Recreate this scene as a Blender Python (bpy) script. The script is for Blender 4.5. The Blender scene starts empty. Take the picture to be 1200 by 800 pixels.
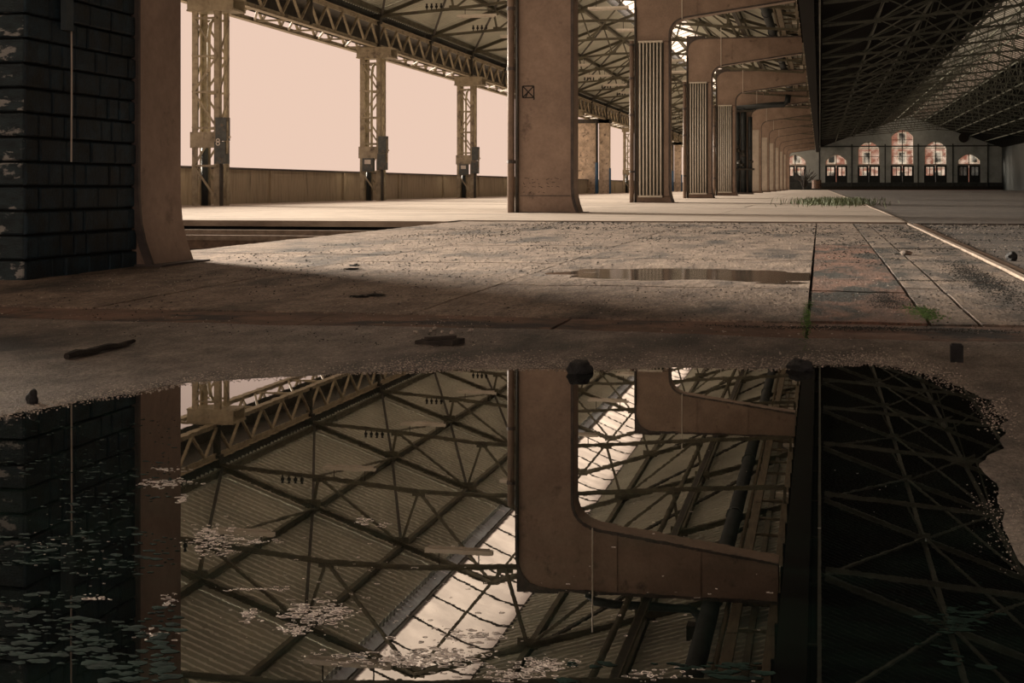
import bpy, bmesh, math, random
from mathutils import Vector, Matrix, noise
random.seed(7)
scene = bpy.context.scene
COL = scene.collection
# ------------------------------------------------------------------ camera
TH = math.atan2(361, 1700); CT, ST = math.cos(TH), math.sin(TH)
CAMZ, HOR, VPX, F = 0.47, 219.0, 961.0, 1700.0
cam = bpy.data.cameras.new('camera'); cam.sensor_width = 36; cam.lens = F / 1200 * 36
cam.shift_y = -(400 - HOR) / 1200; cam.clip_start = 0.05; cam.clip_end = 2000
camo = bpy.data.objects.new('camera', cam); COL.objects.link(camo)
camo.location = (0, 0, CAMZ); camo.rotation_euler = (math.pi / 2, 0, TH)
scene.camera = camo
# ------------------------------------------------------------------ light
world = bpy.data.worlds.new('world'); scene.world = world; world.use_nodes = True
bg = world.node_tree.nodes['Background']
bg.inputs[0].default_value = (0.84, 0.60, 0.475, 1); bg.inputs[1].default_value = 1.0
sun = bpy.data.lights.new('sun', 'SUN'); sun.energy = 18.0; sun.angle = math.radians(26); sun.color = (1.0, 0.86, 0.70)
suno = bpy.data.objects.new('sun', sun); COL.objects.link(suno)
_d = Vector((1.0, -0.55, -0.31)).normalized()
suno.rotation_euler = _d.to_track_quat('-Z', 'Y').to_euler(); suno.location = (-40, 60, 30)
vs = scene.view_settings
vs.view_transform = 'Standard'; vs.look = 'None'; vs.exposure = 0.0; vs.gamma = 1.0; vs.use_curve_mapping = False

# ------------------------------------------------------------------ helpers
WATER = -0.105
def ground(px, py, z=0.0):
    """world point at height z seen at that pixel of the photograph (used to survey positions)"""
    zc = (CAMZ - z) * F / (py - HOR)
    X = (px - VPX) * zc / F * CT
    return Vector((X, (zc + X * ST) / CT, z))

def mat(name, c1, c2=None, rough=0.8, metal=0.0, scale=3.0, bump=0.0, bscale=None, detail=6.0, c3=None, s3=0.6, t3=(0.55, 0.7),
        stretch=(1, 1, 1), spec=0.5, fine=0.0):
    m = bpy.data.materials.new(name); m.use_nodes = True
    nt = m.node_tree; n = nt.nodes; l = nt.links; p = n['Principled BSDF']
    p.inputs['Roughness'].default_value = rough; p.inputs['Metallic'].default_value = metal
    p.inputs['Specular IOR Level'].default_value = spec
    if c2 is None: c2 = tuple(x * 0.7 for x in c1)
    geo = n.new('ShaderNodeNewGeometry'); mp = n.new('ShaderNodeMapping'); mp.inputs['Scale'].default_value = stretch
    l.new(geo.outputs['Position'], mp.inputs['Vector'])
    def nz(sc, det):
        t = n.new('ShaderNodeTexNoise'); t.inputs['Scale'].default_value = sc; t.inputs['Detail'].default_value = det
        t.inputs['Roughness'].default_value = 0.65
        l.new(mp.outputs[0], t.inputs['Vector']); return t
    t = nz(scale, detail)
    r = n.new('ShaderNodeValToRGB'); r.color_ramp.elements[0].position = 0.36; r.color_ramp.elements[1].position = 0.66
    r.color_ramp.elements[0].color = (*c2, 1); r.color_ramp.elements[1].color = (*c1, 1)
    l.new(t.outputs['Fac'], r.inputs[0]); out = r.outputs[0]
    if c3 is not None:
        t2 = nz(s3, 8.0)
        r2 = n.new('ShaderNodeValToRGB'); r2.color_ramp.elements[0].position = t3[0]; r2.color_ramp.elements[1].position = t3[1]
        r2.color_ramp.elements[0].color = (0, 0, 0, 1); r2.color_ramp.elements[1].color = (1, 1, 1, 1)
        l.new(t2.outputs['Fac'], r2.inputs[0])
        mx = n.new('ShaderNodeMixRGB'); mx.inputs[2].default_value = (*c3, 1)
        l.new(r2.outputs[0], mx.inputs[0]); l.new(out, mx.inputs[1]); out = mx.outputs[0]
    if fine:
        tf = nz(scale * 11, 5.0); rf = n.new('ShaderNodeValToRGB'); rf.color_ramp.elements[0].position = 0.34; rf.color_ramp.elements[1].position = 0.62
        rf.color_ramp.elements[0].color = (1 - fine,) * 3 + (1,); rf.color_ramp.elements[1].color = (1, 1, 1, 1)
        l.new(tf.outputs['Fac'], rf.inputs[0])
        mf = n.new('ShaderNodeMixRGB'); mf.blend_type = 'MULTIPLY'; mf.inputs[0].default_value = 1
        l.new(out, mf.inputs[1]); l.new(rf.outputs[0], mf.inputs[2]); out = mf.outputs[0]
    l.new(out, p.inputs['Base Color'])
    if bump:
        tb = nz(bscale or scale * 4, 8.0); b = n.new('ShaderNodeBump'); b.inputs['Strength'].default_value = bump
        b.inputs['Distance'].default_value = 0.03
        l.new(tb.outputs['Fac'], b.inputs['Height']); l.new(b.outputs[0], p.inputs['Normal'])
    return m

M = {}
M['concrete'] = mat('worn_concrete', (0.46, 0.36, 0.285), (0.21, 0.16, 0.13), 0.74, scale=7, bump=0.8, bscale=30, c3=(0.07, 0.062, 0.056), s3=1.6, t3=(0.50, 0.64), stretch=(1, .38, 1), fine=.6)
M['concrete_far'] = mat('platform_concrete', (0.58, 0.49, 0.41), (0.40, 0.33, 0.27), 0.85, scale=0.5, bump=0.25, bscale=6, c3=(0.20, 0.155, 0.12), s3=0.5, t3=(0.50, 0.68), stretch=(0.4, 1, 1), fine=.3)
M['slab_grey'] = mat('grey_slab', (0.36, 0.28, 0.22), (0.14, 0.115, 0.10), 0.75, scale=6, bump=0.8, bscale=40, c3=(0.035, 0.036, 0.034), s3=2.4, t3=(0.48, 0.60), stretch=(1, .4, 1), fine=.5)
M['slab_red'] = mat('rusty_slab', (0.30, 0.155, 0.105), (0.13, 0.08, 0.06), 0.75, scale=5, bump=0.8, bscale=40, c3=(0.03, 0.032, 0.028), s3=2.6, t3=(0.49, 0.58), stretch=(1, .4, 1), fine=.5)
M['channel'] = mat('channel_cover', (0.24, 0.15, 0.11), (0.11, 0.075, 0.06), 0.8, scale=6, bump=0.5, bscale=50, c3=(0.04, 0.04, 0.04), s3=2.0, t3=(0.52, 0.62))
M['joint'] = mat('joint_dirt', (0.035, 0.032, 0.028), (0.015, 0.016, 0.014), 0.95, scale=20, bump=0.3)
M['asphalt'] = mat('asphalt', (0.23, 0.19, 0.16), (0.10, 0.09, 0.085), 0.85, scale=9, bump=0.6, bscale=90, c3=(0.055, 0.055, 0.055), s3=0.7, t3=(0.50, 0.66), fine=.6)
M['shore'] = mat('wet_shore_concrete', (0.38, 0.325, 0.28), (0.16, 0.14, 0.125), 0.55, scale=9, bump=0.6, bscale=110, c3=(0.06, 0.058, 0.056), s3=1.5, t3=(0.48, 0.62), stretch=(1, .5, 1), fine=.6)
M['pier'] = mat('painted_pier_steel', (0.43, 0.32, 0.255), (0.31, 0.23, 0.185), 0.62, scale=1.6, bump=0.1, fine=.15, bscale=14, c3=(0.12, 0.085, 0.07), s3=2.4, t3=(0.60, 0.74))
M['pier_dark'] = mat('pier_edge', (0.13, 0.105, 0.095), (0.06, 0.055, 0.055), 0.6, scale=5, bump=0.1)
M['brick'] = mat('dark_blue_painted_brick', (0.013, 0.043, 0.066), (0.004, 0.013, 0.020), 0.62, scale=9, bump=0.5, bscale=50, c3=(0.006, 0.010, 0.012), s3=1.8, t3=(0.50, 0.64))
M['brick_white'] = mat('flaking_white_brick', (0.026, 0.050, 0.060), (0.010, 0.020, 0.026), 0.7, scale=9, bump=0.5, bscale=50, c3=(0.30, 0.31, 0.30), s3=6.0, t3=(0.57, 0.61), stretch=(1, 1, 2.2))
M['mortar'] = mat('dark_mortar', (0.010, 0.015, 0.017), (0.005, 0.008, 0.010), 0.95, scale=12, bump=0.4)
M['render'] = mat('bluegrey_render', (0.075, 0.10, 0.115), (0.045, 0.065, 0.075), 0.85, scale=3, bump=0.3)
M['steel_tan'] = mat('tan_steel', (0.46, 0.40, 0.29), (0.28, 0.24, 0.17), 0.6, 0.0, scale=4, bump=0.08, c3=(0.11, 0.085, 0.065), s3=3.0)
M['steel_dark'] = mat('dark_steel', (0.065, 0.058, 0.046), (0.028, 0.027, 0.024), 0.6, 0.2, scale=5, bump=0.08)
M['steel_truss'] = mat('truss_steel', (0.185, 0.175, 0.125), (0.095, 0.09, 0.066), 0.6, 0.15, scale=3, bump=0.05)
M['steel_green'] = mat('greenish_truss_steel', (0.18, 0.195, 0.165), (0.095, 0.105, 0.09), 0.6, 0.0, scale=3)
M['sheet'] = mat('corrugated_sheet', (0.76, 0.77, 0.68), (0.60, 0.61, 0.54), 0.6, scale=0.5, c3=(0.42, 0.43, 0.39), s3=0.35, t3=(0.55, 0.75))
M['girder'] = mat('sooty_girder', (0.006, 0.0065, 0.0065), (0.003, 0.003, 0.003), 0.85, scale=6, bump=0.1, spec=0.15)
M['sheet_dark'] = mat('black_sheet', (0.014, 0.015, 0.015), (0.007, 0.008, 0.008), 0.9, scale=0.7)  # near-black all over, far darker than the left roof sheets
M['timber'] = mat('weathered_timber', (0.24, 0.20, 0.14), (0.12, 0.10, 0.07), 0.85, scale=4, bump=0.2, stretch=(3, .4, 3))
M['wood_dark'] = mat('dark_wood', (0.05, 0.042, 0.036), (0.02, 0.018, 0.016), 0.85, scale=20, bump=0.4)
M['duct'] = mat('blue_black_duct', (0.050, 0.062, 0.066), (0.026, 0.033, 0.037), 0.45, 0.3, scale=3, bump=0.1)
M['pipe'] = mat('buff_pipe', (0.26, 0.185, 0.14), (0.18, 0.13, 0.10), 0.5, scale=5, bump=0.05)
M['radiator'] = mat('pale_radiator', (0.84, 0.80, 0.72), (0.72, 0.68, 0.60), 0.5, scale=6)
M['panel'] = mat('pale_panel', (0.62, 0.56, 0.49), (0.50, 0.45, 0.39), 0.6, scale=2)
M['parapet'] = mat('stained_parapet', (0.62, 0.53, 0.41), (0.38, 0.315, 0.24), 0.9, scale=1.6, bump=0.3, bscale=10, c3=(0.12, 0.10, 0.075), s3=1.6, t3=(0.52, 0.72), stretch=(2.2, 2.2, 0.3))
M['plaster'] = mat('rough_plaster', (0.82, 0.69, 0.54), (0.46, 0.37, 0.28), 0.95, scale=2.4, bump=0.8, bscale=8, c3=(0.12, 0.095, 0.075), s3=4.0)
M['whitewash'] = mat('whitewashed_wall', (0.66, 0.74, 0.76), (0.50, 0.57, 0.59), 0.9, scale=0.8, bump=0.2, c3=(0.30, 0.36, 0.38), s3=0.25)
M['dado'] = mat('dark_dado', (0.085, 0.10, 0.10), (0.045, 0.055, 0.058), 0.8, scale=2)
M['door'] = mat('dark_door', (0.028, 0.038, 0.042), (0.015, 0.02, 0.024), 0.5, scale=3)
M['white'] = mat('white_paint', (0.80, 0.75, 0.68), (0.66, 0.61, 0.55), 0.55, scale=6)
M['redbrick'] = mat('red_brick_facade', (0.58, 0.30, 0.25), (0.40, 0.19, 0.16), 0.85, scale=2.5, bump=0.2)
M['blue'] = mat('blue_pipe', (0.05, 0.15, 0.28), (0.03, 0.09, 0.18), 0.5)
M['box'] = mat('grey_blue_box', (0.11, 0.125, 0.12), (0.06, 0.07, 0.07), 0.5, 0.2, scale=8, c3=(0.20, 0.15, 0.10), s3=6)
M['rust'] = mat('rusty_rail', (0.26, 0.18, 0.13), (0.12, 0.085, 0.065), 0.5, 0.4, scale=9)
M['rail_top'] = mat('polished_edge_rail', (0.36, 0.285, 0.225), (0.20, 0.155, 0.12), 0.8, 0.0, scale=9)
M['pit'] = mat('shaded_pit_ballast', (0.022, 0.019, 0.017), (0.008, 0.007, 0.006), 0.95, scale=14, bump=0.8)  # near-black colour carries the shade down in the pit
M['rock'] = mat('dark_rock', (0.030, 0.034, 0.037), (0.012, 0.013, 0.015), 0.6, scale=25, bump=0.8, bscale=60)
M['stone'] = mat('pale_stone', (0.42, 0.36, 0.30), (0.24, 0.20, 0.17), 0.9, scale=30, bump=0.5)
M['grit'] = mat('pale_grit', (0.68, 0.60, 0.52), (0.14, 0.125, 0.115), 0.8, scale=60)
M['foam'] = mat('foam_fleck', (0.95, 0.90, 0.84), (0.62, 0.58, 0.54), 0.35, scale=70)
M['crumb'] = mat('floor_crumb', (0.34, 0.27, 0.22), (0.09, 0.075, 0.065), 0.9, scale=40)
M['grass'] = mat('weed_leaf', (0.17, 0.21, 0.10), (0.08, 0.11, 0.055), 0.7, scale=20)
M['moss'] = mat('moss', (0.10, 0.20, 0.03), (0.03, 0.065, 0.015), 0.9, scale=30)
M['paint_black'] = mat('black_paint', (0.025, 0.022, 0.02), (0.02, 0.018, 0.016), 0.7)
M['insulator'] = mat('dark_insulator', (0.02, 0.02, 0.02), (0.012, 0.012, 0.012), 0.4)
M['earth'] = mat('outside_ground', (0.40, 0.33, 0.26), (0.30, 0.25, 0.20), 0.95, scale=0.1)

def glass(name, tint, diff, dirt):
    m = bpy.data.materials.new(name); m.use_nodes = True; nt = m.node_tree; n = nt.nodes; l = nt.links
    n.remove(n['Principled BSDF'])
    tr = n.new('ShaderNodeBsdfTransparent'); tr.inputs[0].default_value = (*tint, 1)
    tl = n.new('ShaderNodeBsdfTranslucent'); tl.inputs[0].default_value = (*diff, 1)
    t = n.new('ShaderNodeTexNoise'); t.inputs['Scale'].default_value = 1.2; t.inputs['Detail'].default_value = 6
    geo = n.new('ShaderNodeNewGeometry'); l.new(geo.outputs['Position'], t.inputs['Vector'])
    r = n.new('ShaderNodeValToRGB'); r.color_ramp.elements[0].position = 0.4; r.color_ramp.elements[1].position = 0.75
    r.color_ramp.elements[0].color = (dirt[0],) * 3 + (1,); r.color_ramp.elements[1].color = (dirt[1],) * 3 + (1,)
    l.new(t.outputs['Fac'], r.inputs[0])
    mx = n.new('ShaderNodeMixShader'); l.new(r.outputs[0], mx.inputs[0]); l.new(tr.outputs[0], mx.inputs[1]); l.new(tl.outputs[0], mx.inputs[2])
    gl = n.new('ShaderNodeBsdfGlossy'); gl.inputs['Roughness'].default_value = 0.05
    m2 = n.new('ShaderNodeMixShader'); m2.inputs[0].default_value = 0.06; l.new(mx.outputs[0], m2.inputs[1]); l.new(gl.outputs[0], m2.inputs[2])
    l.new(m2.outputs[0], n['Material Output'].inputs[0]); return m
M['skyglass'] = glass('skylight_glass', (0.92, 0.92, 0.90), (0.80, 0.72, 0.64), (0.5, 0.85))
M['greyglass'] = glass('translucent_sheet', (0.20, 0.21, 0.21), (0.20, 0.21, 0.21), (0.15, 0.5))
M['dirtyglass'] = glass('dirty_skylight_glass', (0.40, 0.38, 0.33), (0.26, 0.25, 0.21), (0.2, 0.95))
M['windowglass'] = glass('window_glass', (0.92, 0.92, 0.9), (0.6, 0.6, 0.58), (0.0, 0.25))

def water_mat():
    m = bpy.data.materials.new('murky_water'); m.use_nodes = True; nt = m.node_tree; n = nt.nodes; l = nt.links; p = n['Principled BSDF']
    p.inputs['Roughness'].default_value = 0.0; p.inputs['IOR'].default_value = 2.1
    geo = n.new('ShaderNodeNewGeometry')
    t = n.new('ShaderNodeTexNoise'); t.inputs['Scale'].default_value = 3.5; t.inputs['Detail'].default_value = 9; t.inputs['Roughness'].default_value = 0.7
    mp = n.new('ShaderNodeMapping'); mp.inputs['Scale'].default_value = (1.5, 3.2, 1)
    l.new(geo.outputs['Position'], mp.inputs[0]); l.new(mp.outputs[0], t.inputs['Vector'])
    r = n.new('ShaderNodeValToRGB'); e = r.color_ramp.elements
    e[0].position = 0.45; e[0].color = (0.003, 0.004, 0.004, 1); e[1].position = 0.72; e[1].color = (0.009, 0.019, 0.015, 1)
    l.new(t.outputs['Fac'], r.inputs[0]); l.new(r.outputs[0], p.inputs['Base Color'])
    tb = n.new('ShaderNodeTexNoise'); tb.inputs['Scale'].default_value = 26; tb.inputs['Detail'].default_value = 3
    l.new(geo.outputs['Position'], tb.inputs['Vector'])
    b = n.new('ShaderNodeBump'); b.inputs['Strength'].default_value = 0.012; b.inputs['Distance'].default_value = 0.001
    l.new(tb.outputs['Fac'], b.inputs['Height']); l.new(b.outputs[0], p.inputs['Normal'])
    return m
M['water'] = water_mat()
M['wet'] = mat('muddy_water_film', (0.075, 0.062, 0.052), (0.03, 0.026, 0.023), 0.10, scale=5, spec=0.6)
M['algae'] = mat('algae_film', (0.016, 0.040, 0.031), (0.005, 0.013, 0.010), 0.9, scale=30, bump=0.3, spec=0.08)

class MB:
    def __init__(s): s.v = []; s.f = []
    def add(s, vs, fs):
        o = len(s.v); s.v += [tuple(v) for v in vs]; s.f += [tuple(i + o for i in f) for f in fs]; return s
    def box(s, x0, x1, y0, y1, z0, z1):
        return s.add([(x0, y0, z0), (x1, y0, z0), (x1, y1, z0), (x0, y1, z0), (x0, y0, z1), (x1, y0, z1), (x1, y1, z1), (x0, y1, z1)],
                     [(0, 3, 2, 1), (4, 5, 6, 7), (0, 1, 5, 4), (1, 2, 6, 5), (2, 3, 7, 6), (3, 0, 4, 7)])
    def bar(s, p, q, w, h, up=(0, 0, 1)):
        p, q = Vector(p), Vector(q); d = (q - p).normalized(); up = Vector(up)
        if abs(d.dot(up)) > 0.99: up = Vector((0, 1, 0))
        a = d.cross(up).normalized() * (w / 2); b = a.cross(d).normalized() * (h / 2)
        return s.add([p - a - b, p + a - b, q + a - b, q - a - b, p - a + b, p + a + b, q + a + b, q - a + b],
                     [(0, 3, 2, 1), (4, 5, 6, 7), (0, 1, 5, 4), (1, 2, 6, 5), (2, 3, 7, 6), (3, 0, 4, 7)])
    def tee(s, p, q, w, h, t=0.015, up=(0, 0, 1)):
        """tee / double angle section: flange of width w on top, web of depth h below"""
        p, q = Vector(p), Vector(q); d = (q - p).normalized(); u = Vector(up)
        a = d.cross(u).normalized(); b = a.cross(d).normalized()
        s.bar(p + b * (h / 2 - t / 2), q + b * (h / 2 - t / 2), w, t, up); s.bar(p - b * (t / 2), q - b * (t / 2), t * 1.6, h - t, up); return s
    def eye(s, p, q, w, h, t=0.02, up=(0, 0, 1)):
        p, q = Vector(p), Vector(q); d = (q - p).normalized(); u = Vector(up)
        a = d.cross(u).normalized(); b = a.cross(d).normalized()
        for k in (1, -1): s.bar(p + b * k * (h / 2 - t / 2), q + b * k * (h / 2 - t / 2), w, t, up)
        s.bar(p, q, t, h - 2 * t, up); return s
    def tube(s, pts, r, n=8, cap=True):
        pts = [Vector(p) for p in pts]; rings = []
        for i, p in enumerate(pts):
            d = (pts[min(i + 1, len(pts) - 1)] - pts[max(i - 1, 0)]).normalized()
            u = Vector((0, 0, 1)) if abs(d.z) < 0.9 else Vector((0, 1, 0))
            a = d.cross(u).normalized(); b = a.cross(d)
            rr = r[i] if isinstance(r, (list, tuple)) else r
            rings.append([p + (a * math.cos(2 * math.pi * k / n) + b * math.sin(2 * math.pi * k / n)) * rr for k in range(n)])
        vs = [v for g in rings for v in g]; fs = []
        for i in range(len(pts) - 1):
            for k in range(n): fs.append((i * n + k, i * n + (k + 1) % n, (i + 1) * n + (k + 1) % n, (i + 1) * n + k))
        if cap: fs.append(tuple(range(n))[::-1]); fs.append(tuple(range((len(pts) - 1) * n, len(pts) * n)))
        return s.add(vs, fs)
    def prism(s, poly, y0, y1):
        """poly in X,Z extruded along Y"""
        n = len(poly)
        vs = [(x, y0, z) for x, z in poly] + [(x, y1, z) for x, z in poly]
        fs = [tuple(range(n)), tuple(range(2 * n - 1, n - 1, -1))] + [(i, i + n, (i + 1) % n + n, (i + 1) % n) for i in range(n)]
        return s.add(vs, fs)
    def lump(s, c, r, sq=(1, 1, 1), jit=0.25, sub=1):
        bm = bmesh.new(); bmesh.ops.create_icosphere(bm, subdivisions=sub, radius=1)
        off = Vector((random.random() * 50, random.random() * 50, 0)); a = random.random() * 6.28
        R = Matrix.Rotation(a, 3, 'Z'); vs = []
        for v in bm.verts:
            k = 1 + jit * noise.noise(v.co * 1.7 + off) * 2
            q = R @ Vector((v.co.x * sq[0] * k, v.co.y * sq[1] * k, v.co.z * sq[2] * k)) * r
            vs.append(Vector(c) + q)
        fs = [tuple(v.index for v in f.verts) for f in bm.faces]; bm.free(); return s.add(vs, fs)
    def mesh(s, name, m, smooth=False):
        me = bpy.data.meshes.new(name); me.from_pydata(s.v, [], s.f)
        bm = bmesh.new(); bm.from_mesh(me); bmesh.ops.recalc_face_normals(bm, faces=bm.faces); bm.to_mesh(me); bm.free()
        me.materials.append(M[m])
        if smooth:
            for p in me.polygons: p.use_smooth = True
        return me
    def build(s, name, m, parent=None, smooth=False, loc=(0, 0, 0)):
        o = bpy.data.objects.new(name, s.mesh(name, m, smooth)); COL.objects.link(o)
        o.parent = parent; o.location = loc; return o

def obj(name, me, parent=None, loc=(0, 0, 0)):
    o = bpy.data.objects.new(name, me); COL.objects.link(o); o.parent = parent; o.location = loc; return o
def tag(o, label=None, cat=None, group=None, kind=None):
    if label: o['label'] = label
    if cat: o['category'] = cat
    if group: o['group'] = group
    if kind: o['kind'] = kind
    return o
def thing(name, loc, label, cat, group=None):
    o = bpy.data.objects.new(name, None); COL.objects.link(o); o.location = loc; o.empty_display_size = 0.2
    return tag(o, label, cat, group)
def copy_tree(o, parent=None):
    c = o.copy(); COL.objects.link(c); c.parent = parent
    for ch in o.children: copy_tree(ch, c)
    return c
def bez(p, c, q, n=8):
    return [((1 - t) ** 2 * p[0] + 2 * t * (1 - t) * c[0] + t * t * q[0], (1 - t) ** 2 * p[1] + 2 * t * (1 - t) * c[1] + t * t * q[1])
            for t in [i / n for i in range(n + 1)]]
ORD = ['first', 'second', 'third', 'fourth', 'fifth', 'sixth', 'seventh', 'eighth', 'ninth', 'tenth', 'eleventh', 'twelfth', 'thirteenth',
       'fourteenth', 'fifteenth', 'sixteenth', 'seventeenth', 'eighteenth', 'nineteenth', 'twentieth', 'twenty-first', 'twenty-second',
       'twenty-third', 'twenty-fourth', 'twenty-fifth', 'twenty-sixth', 'twenty-seventh', 'twenty-eighth', 'twenty-ninth', 'thirtieth',
       'thirty-first', 'thirty-second', 'thirty-third', 'thirty-fourth', 'thirty-fifth']

# ------------------------------------------------------------------ ground relief
SHORE = [(ground(px, py, WATER).x, ground(px, py, WATER).y) for px, py in
         [(-260, 560), (-120, 520), (0, 487), (60, 474), (160, 459), (225, 447), (300, 442), (420, 436), (500, 434), (600, 432), (700, 433), (800, 430),
          (900, 432), (960, 428), (1020, 424), (1075, 432), (1125, 450), (1165, 474), (1182, 508), (1166, 548), (1178, 600), (1215, 660), (1240, 760), (1260, 900)]]
SHORE += [(0.9, 0.7), (-1.8, 0.7)]
def sd(x, y):
    inside = False; best = 1e9; n = len(SHORE)
    for i in range(n):
        x1, y1 = SHORE[i]; x2, y2 = SHORE[(i + 1) % n]
        if (y1 > y) != (y2 > y) and x < (x2 - x1) * (y - y1) / (y2 - y1) + x1: inside = not inside
        dx, dy = x2 - x1, y2 - y1; t = max(0, min(1, ((x - x1) * dx + (y - y1) * dy) / (dx * dx + dy * dy)))
        best = min(best, math.hypot(x - x1 - t * dx, y - y1 - t * dy))
    return -best if inside else best
def smooth(a, b, t):
    t = max(0, min(1, (t - a) / (b - a))); return t * t * (3 - 2 * t)
def H(x, y):
    zc = y * CT - x * ST
    pts = [(0, -0.085), (5, -0.082), (7, -0.07), (9.4, -0.05), (26, 0), (400, 0)]
    b = 0
    for (a, va), (c, vc) in zip(pts, pts[1:]):
        if a <= zc <= c: b = va + (vc - va) * (zc - a) / (c - a); break
    if zc < 0: b = -0.085
    nz = noise.noise(Vector((x * 2.3, y * 2.3, 0))) * 0.004 + noise.noise(Vector((x * 8, y * 8, 3))) * 0.003
    if y < 8:
        d = sd(x, y) + noise.noise(Vector((x * 3.5, y * 3.5, 7))) * 0.05
        if d > 0: b = WATER + (b - WATER) * smooth(-0.02, 0.9, d) + 0.0015
        else: b = WATER - 0.05 * smooth(0, 0.4, -d)
        nz *= 0.25 + 0.75 * smooth(0, 0.8, abs(d))
    e = math.hypot((x + 0.83) / 0.85, (y - 8.95) / 0.62)          # shallow dip of the small puddle
    if e < 1.6: b -= 0.016 * (1 - smooth(0.4, 1.5, e + 0.35 * noise.noise(Vector((x * 2.6, y * 2.6, 1)))))
    return b + nz
def relief(x0, x1, y0, y1, st, dz=0.0, skirt=0.05):
    nx = max(1, round((x1 - x0) / st)); ny = max(1, round((y1 - y0) / st)); mb = MB(); vs = []
    for j in range(ny + 1):
        for i in range(nx + 1):
            x = x0 + (x1 - x0) * i / nx; y = y0 + (y1 - y0) * j / ny; vs.append((x, y, H(x, y) + dz))
    fs = [(j * (nx + 1) + i, j * (nx + 1) + i + 1, (j + 1) * (nx + 1) + i + 1, (j + 1) * (nx + 1) + i) for j in range(ny) for i in range(nx)]
    if skirt:
        per = [i for i in range(nx + 1)] + [j * (nx + 1) + nx for j in range(1, ny + 1)] + [ny * (nx + 1) + i for i in range(nx - 1, -1, -1)] + [j * (nx + 1) for j in range(ny - 1, 0, -1)]
        o = len(vs); vs += [(vs[k][0], vs[k][1], vs[k][2] - skirt) for k in per]
        for a in range(len(per)):
            b2 = (a + 1) % len(per); fs.append((per[a], o + a, o + b2, per[b2]))
    return mb.add(vs, fs)
def build_relief(name, mb, m, parent=None):
    me = bpy.data.meshes.new(name); me.from_pydata(mb.v, [], mb.f); me.materials.append(M[m])
    o = bpy.data.objects.new(name, me); COL.objects.link(o); o.parent = parent; return o

# ------------------------------------------------------------------ floor
YS = 5.45          # the slabs begin here, the worn shore in front of them
fl = build_relief('floor', relief(-5.0, 1.2, 0.4, YS, 0.05, 0, 0), 'shore'); tag(fl, 'wet worn concrete floor sloping into the puddle', None, kind='structure')
bed = build_relief('slab_bed', relief(-5.0, 1.2, YS, 20.0, 0.25, -0.022, 0.1), 'joint', fl)
def slab(x0, x1, y0, y1, m, name='slab', dz=0.0, st=0.07, gap=0.012):
    o = build_relief(name, relief(x0 + gap / 2, x1 - gap / 2, y0 + gap / 2, y1 - gap / 2, st, dz + random.uniform(-.002, .002), 0.03), m, fl)
    return o
xs = [-5.0, -3.45, -2.05, -1.02, -0.05]
for a, b in zip(xs, xs[1:]):
    slab(a, b, YS + 0.02, YS + 0.55, 'channel', 'channel_cover', -0.006)
slab(-0.05, 1.12, YS + 0.02, YS + 0.55, 'channel', 'channel_cover', -0.008)
for xa, xb, yl in [(-5.0, -3.2, [6.0, 8.2, 10.6, 13.5, 16.6, 20]), (-3.2, -1.72, [6.0, 7.4, 9.7, 12.4, 16.6, 20]), (-1.72, -0.05, [6.0, 7.75, 10.4, 13.0, 16.6, 20])]:
    for a, b in zip(yl, yl[1:]): slab(xa, xb, a, b, 'concrete')
for a, b in zip([6.0, 6.65, 7.6, 8.9, 10.2, 11.6, 13.2, 16.4, 20], [6.65, 7.6, 8.9, 10.2, 11.6, 13.2, 16.4, 20]):
    slab(-0.05, 0.43, a, b, 'slab_red' if b < 16 else 'concrete', gap=0.02)
for a, b in zip([6.0, 7.9, 11.4, 15.5, 20], [7.9, 11.4, 15.5, 20]): slab(0.43, 0.62, a, b, 'slab_grey', gap=0.016)
for a, b in zip([6.0, 7.9, 11.4, 15.5, 20], [7.9, 11.4, 15.5, 20]): slab(0.62, 1.12, a, b, 'slab_grey', gap=0.02)
# far floor in broad pours, joints across and along the hall
far_x = [-16.3, -11.0, -5.0, -1.7, 1.12]
ly = 20.0; k = 0
while ly < 236:
    ny = min(236, ly + (4.5 if ly < 60 else 16))
    for a, b in zip(far_x, far_x[1:]):
        MB().box(a + .005, b - .005, ly + .004, ny - .004, -0.1, random.uniform(-.003, .003)).build('floor_slab', 'concrete_far', fl)
    ly = ny
MB().box(-16.3, 1.12, 20, 236, -0.3, -0.03).build('far_slab_bed', 'joint', fl)
MB().box(-16.3, -5.0, -8, 9.2, -0.3, -0.06).build('side_floor', 'concrete', fl)
MB().box(-5.0, 1.2, -8, 0.45, -0.3, -0.09).build('rear_floor', 'shore', fl)
road = build_relief('road_surface', relief(1.22, 6.0, 0.4, 20.0, 0.12, -0.012, 0.1), 'asphalt'); tag(road, 'dark gritty asphalt beside the steel edge rail', None, kind='structure')
MB().box(6.0, 27.5, -8, 20, -0.3, -0.05).build('road_side', 'asphalt', road)
MB().box(1.22, 27.5, 20, 236, -0.3, -0.012).build('road_far', 'asphalt', road)
MB().box(1.2, 6.0, -8, 0.45, -0.3, -0.09).build('road_rear', 'asphalt', road)
r = thing('edge_rail', (0, 0, 0), 'long pale steel edge rail running beside the dark asphalt', 'rail')
mb = MB()
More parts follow.
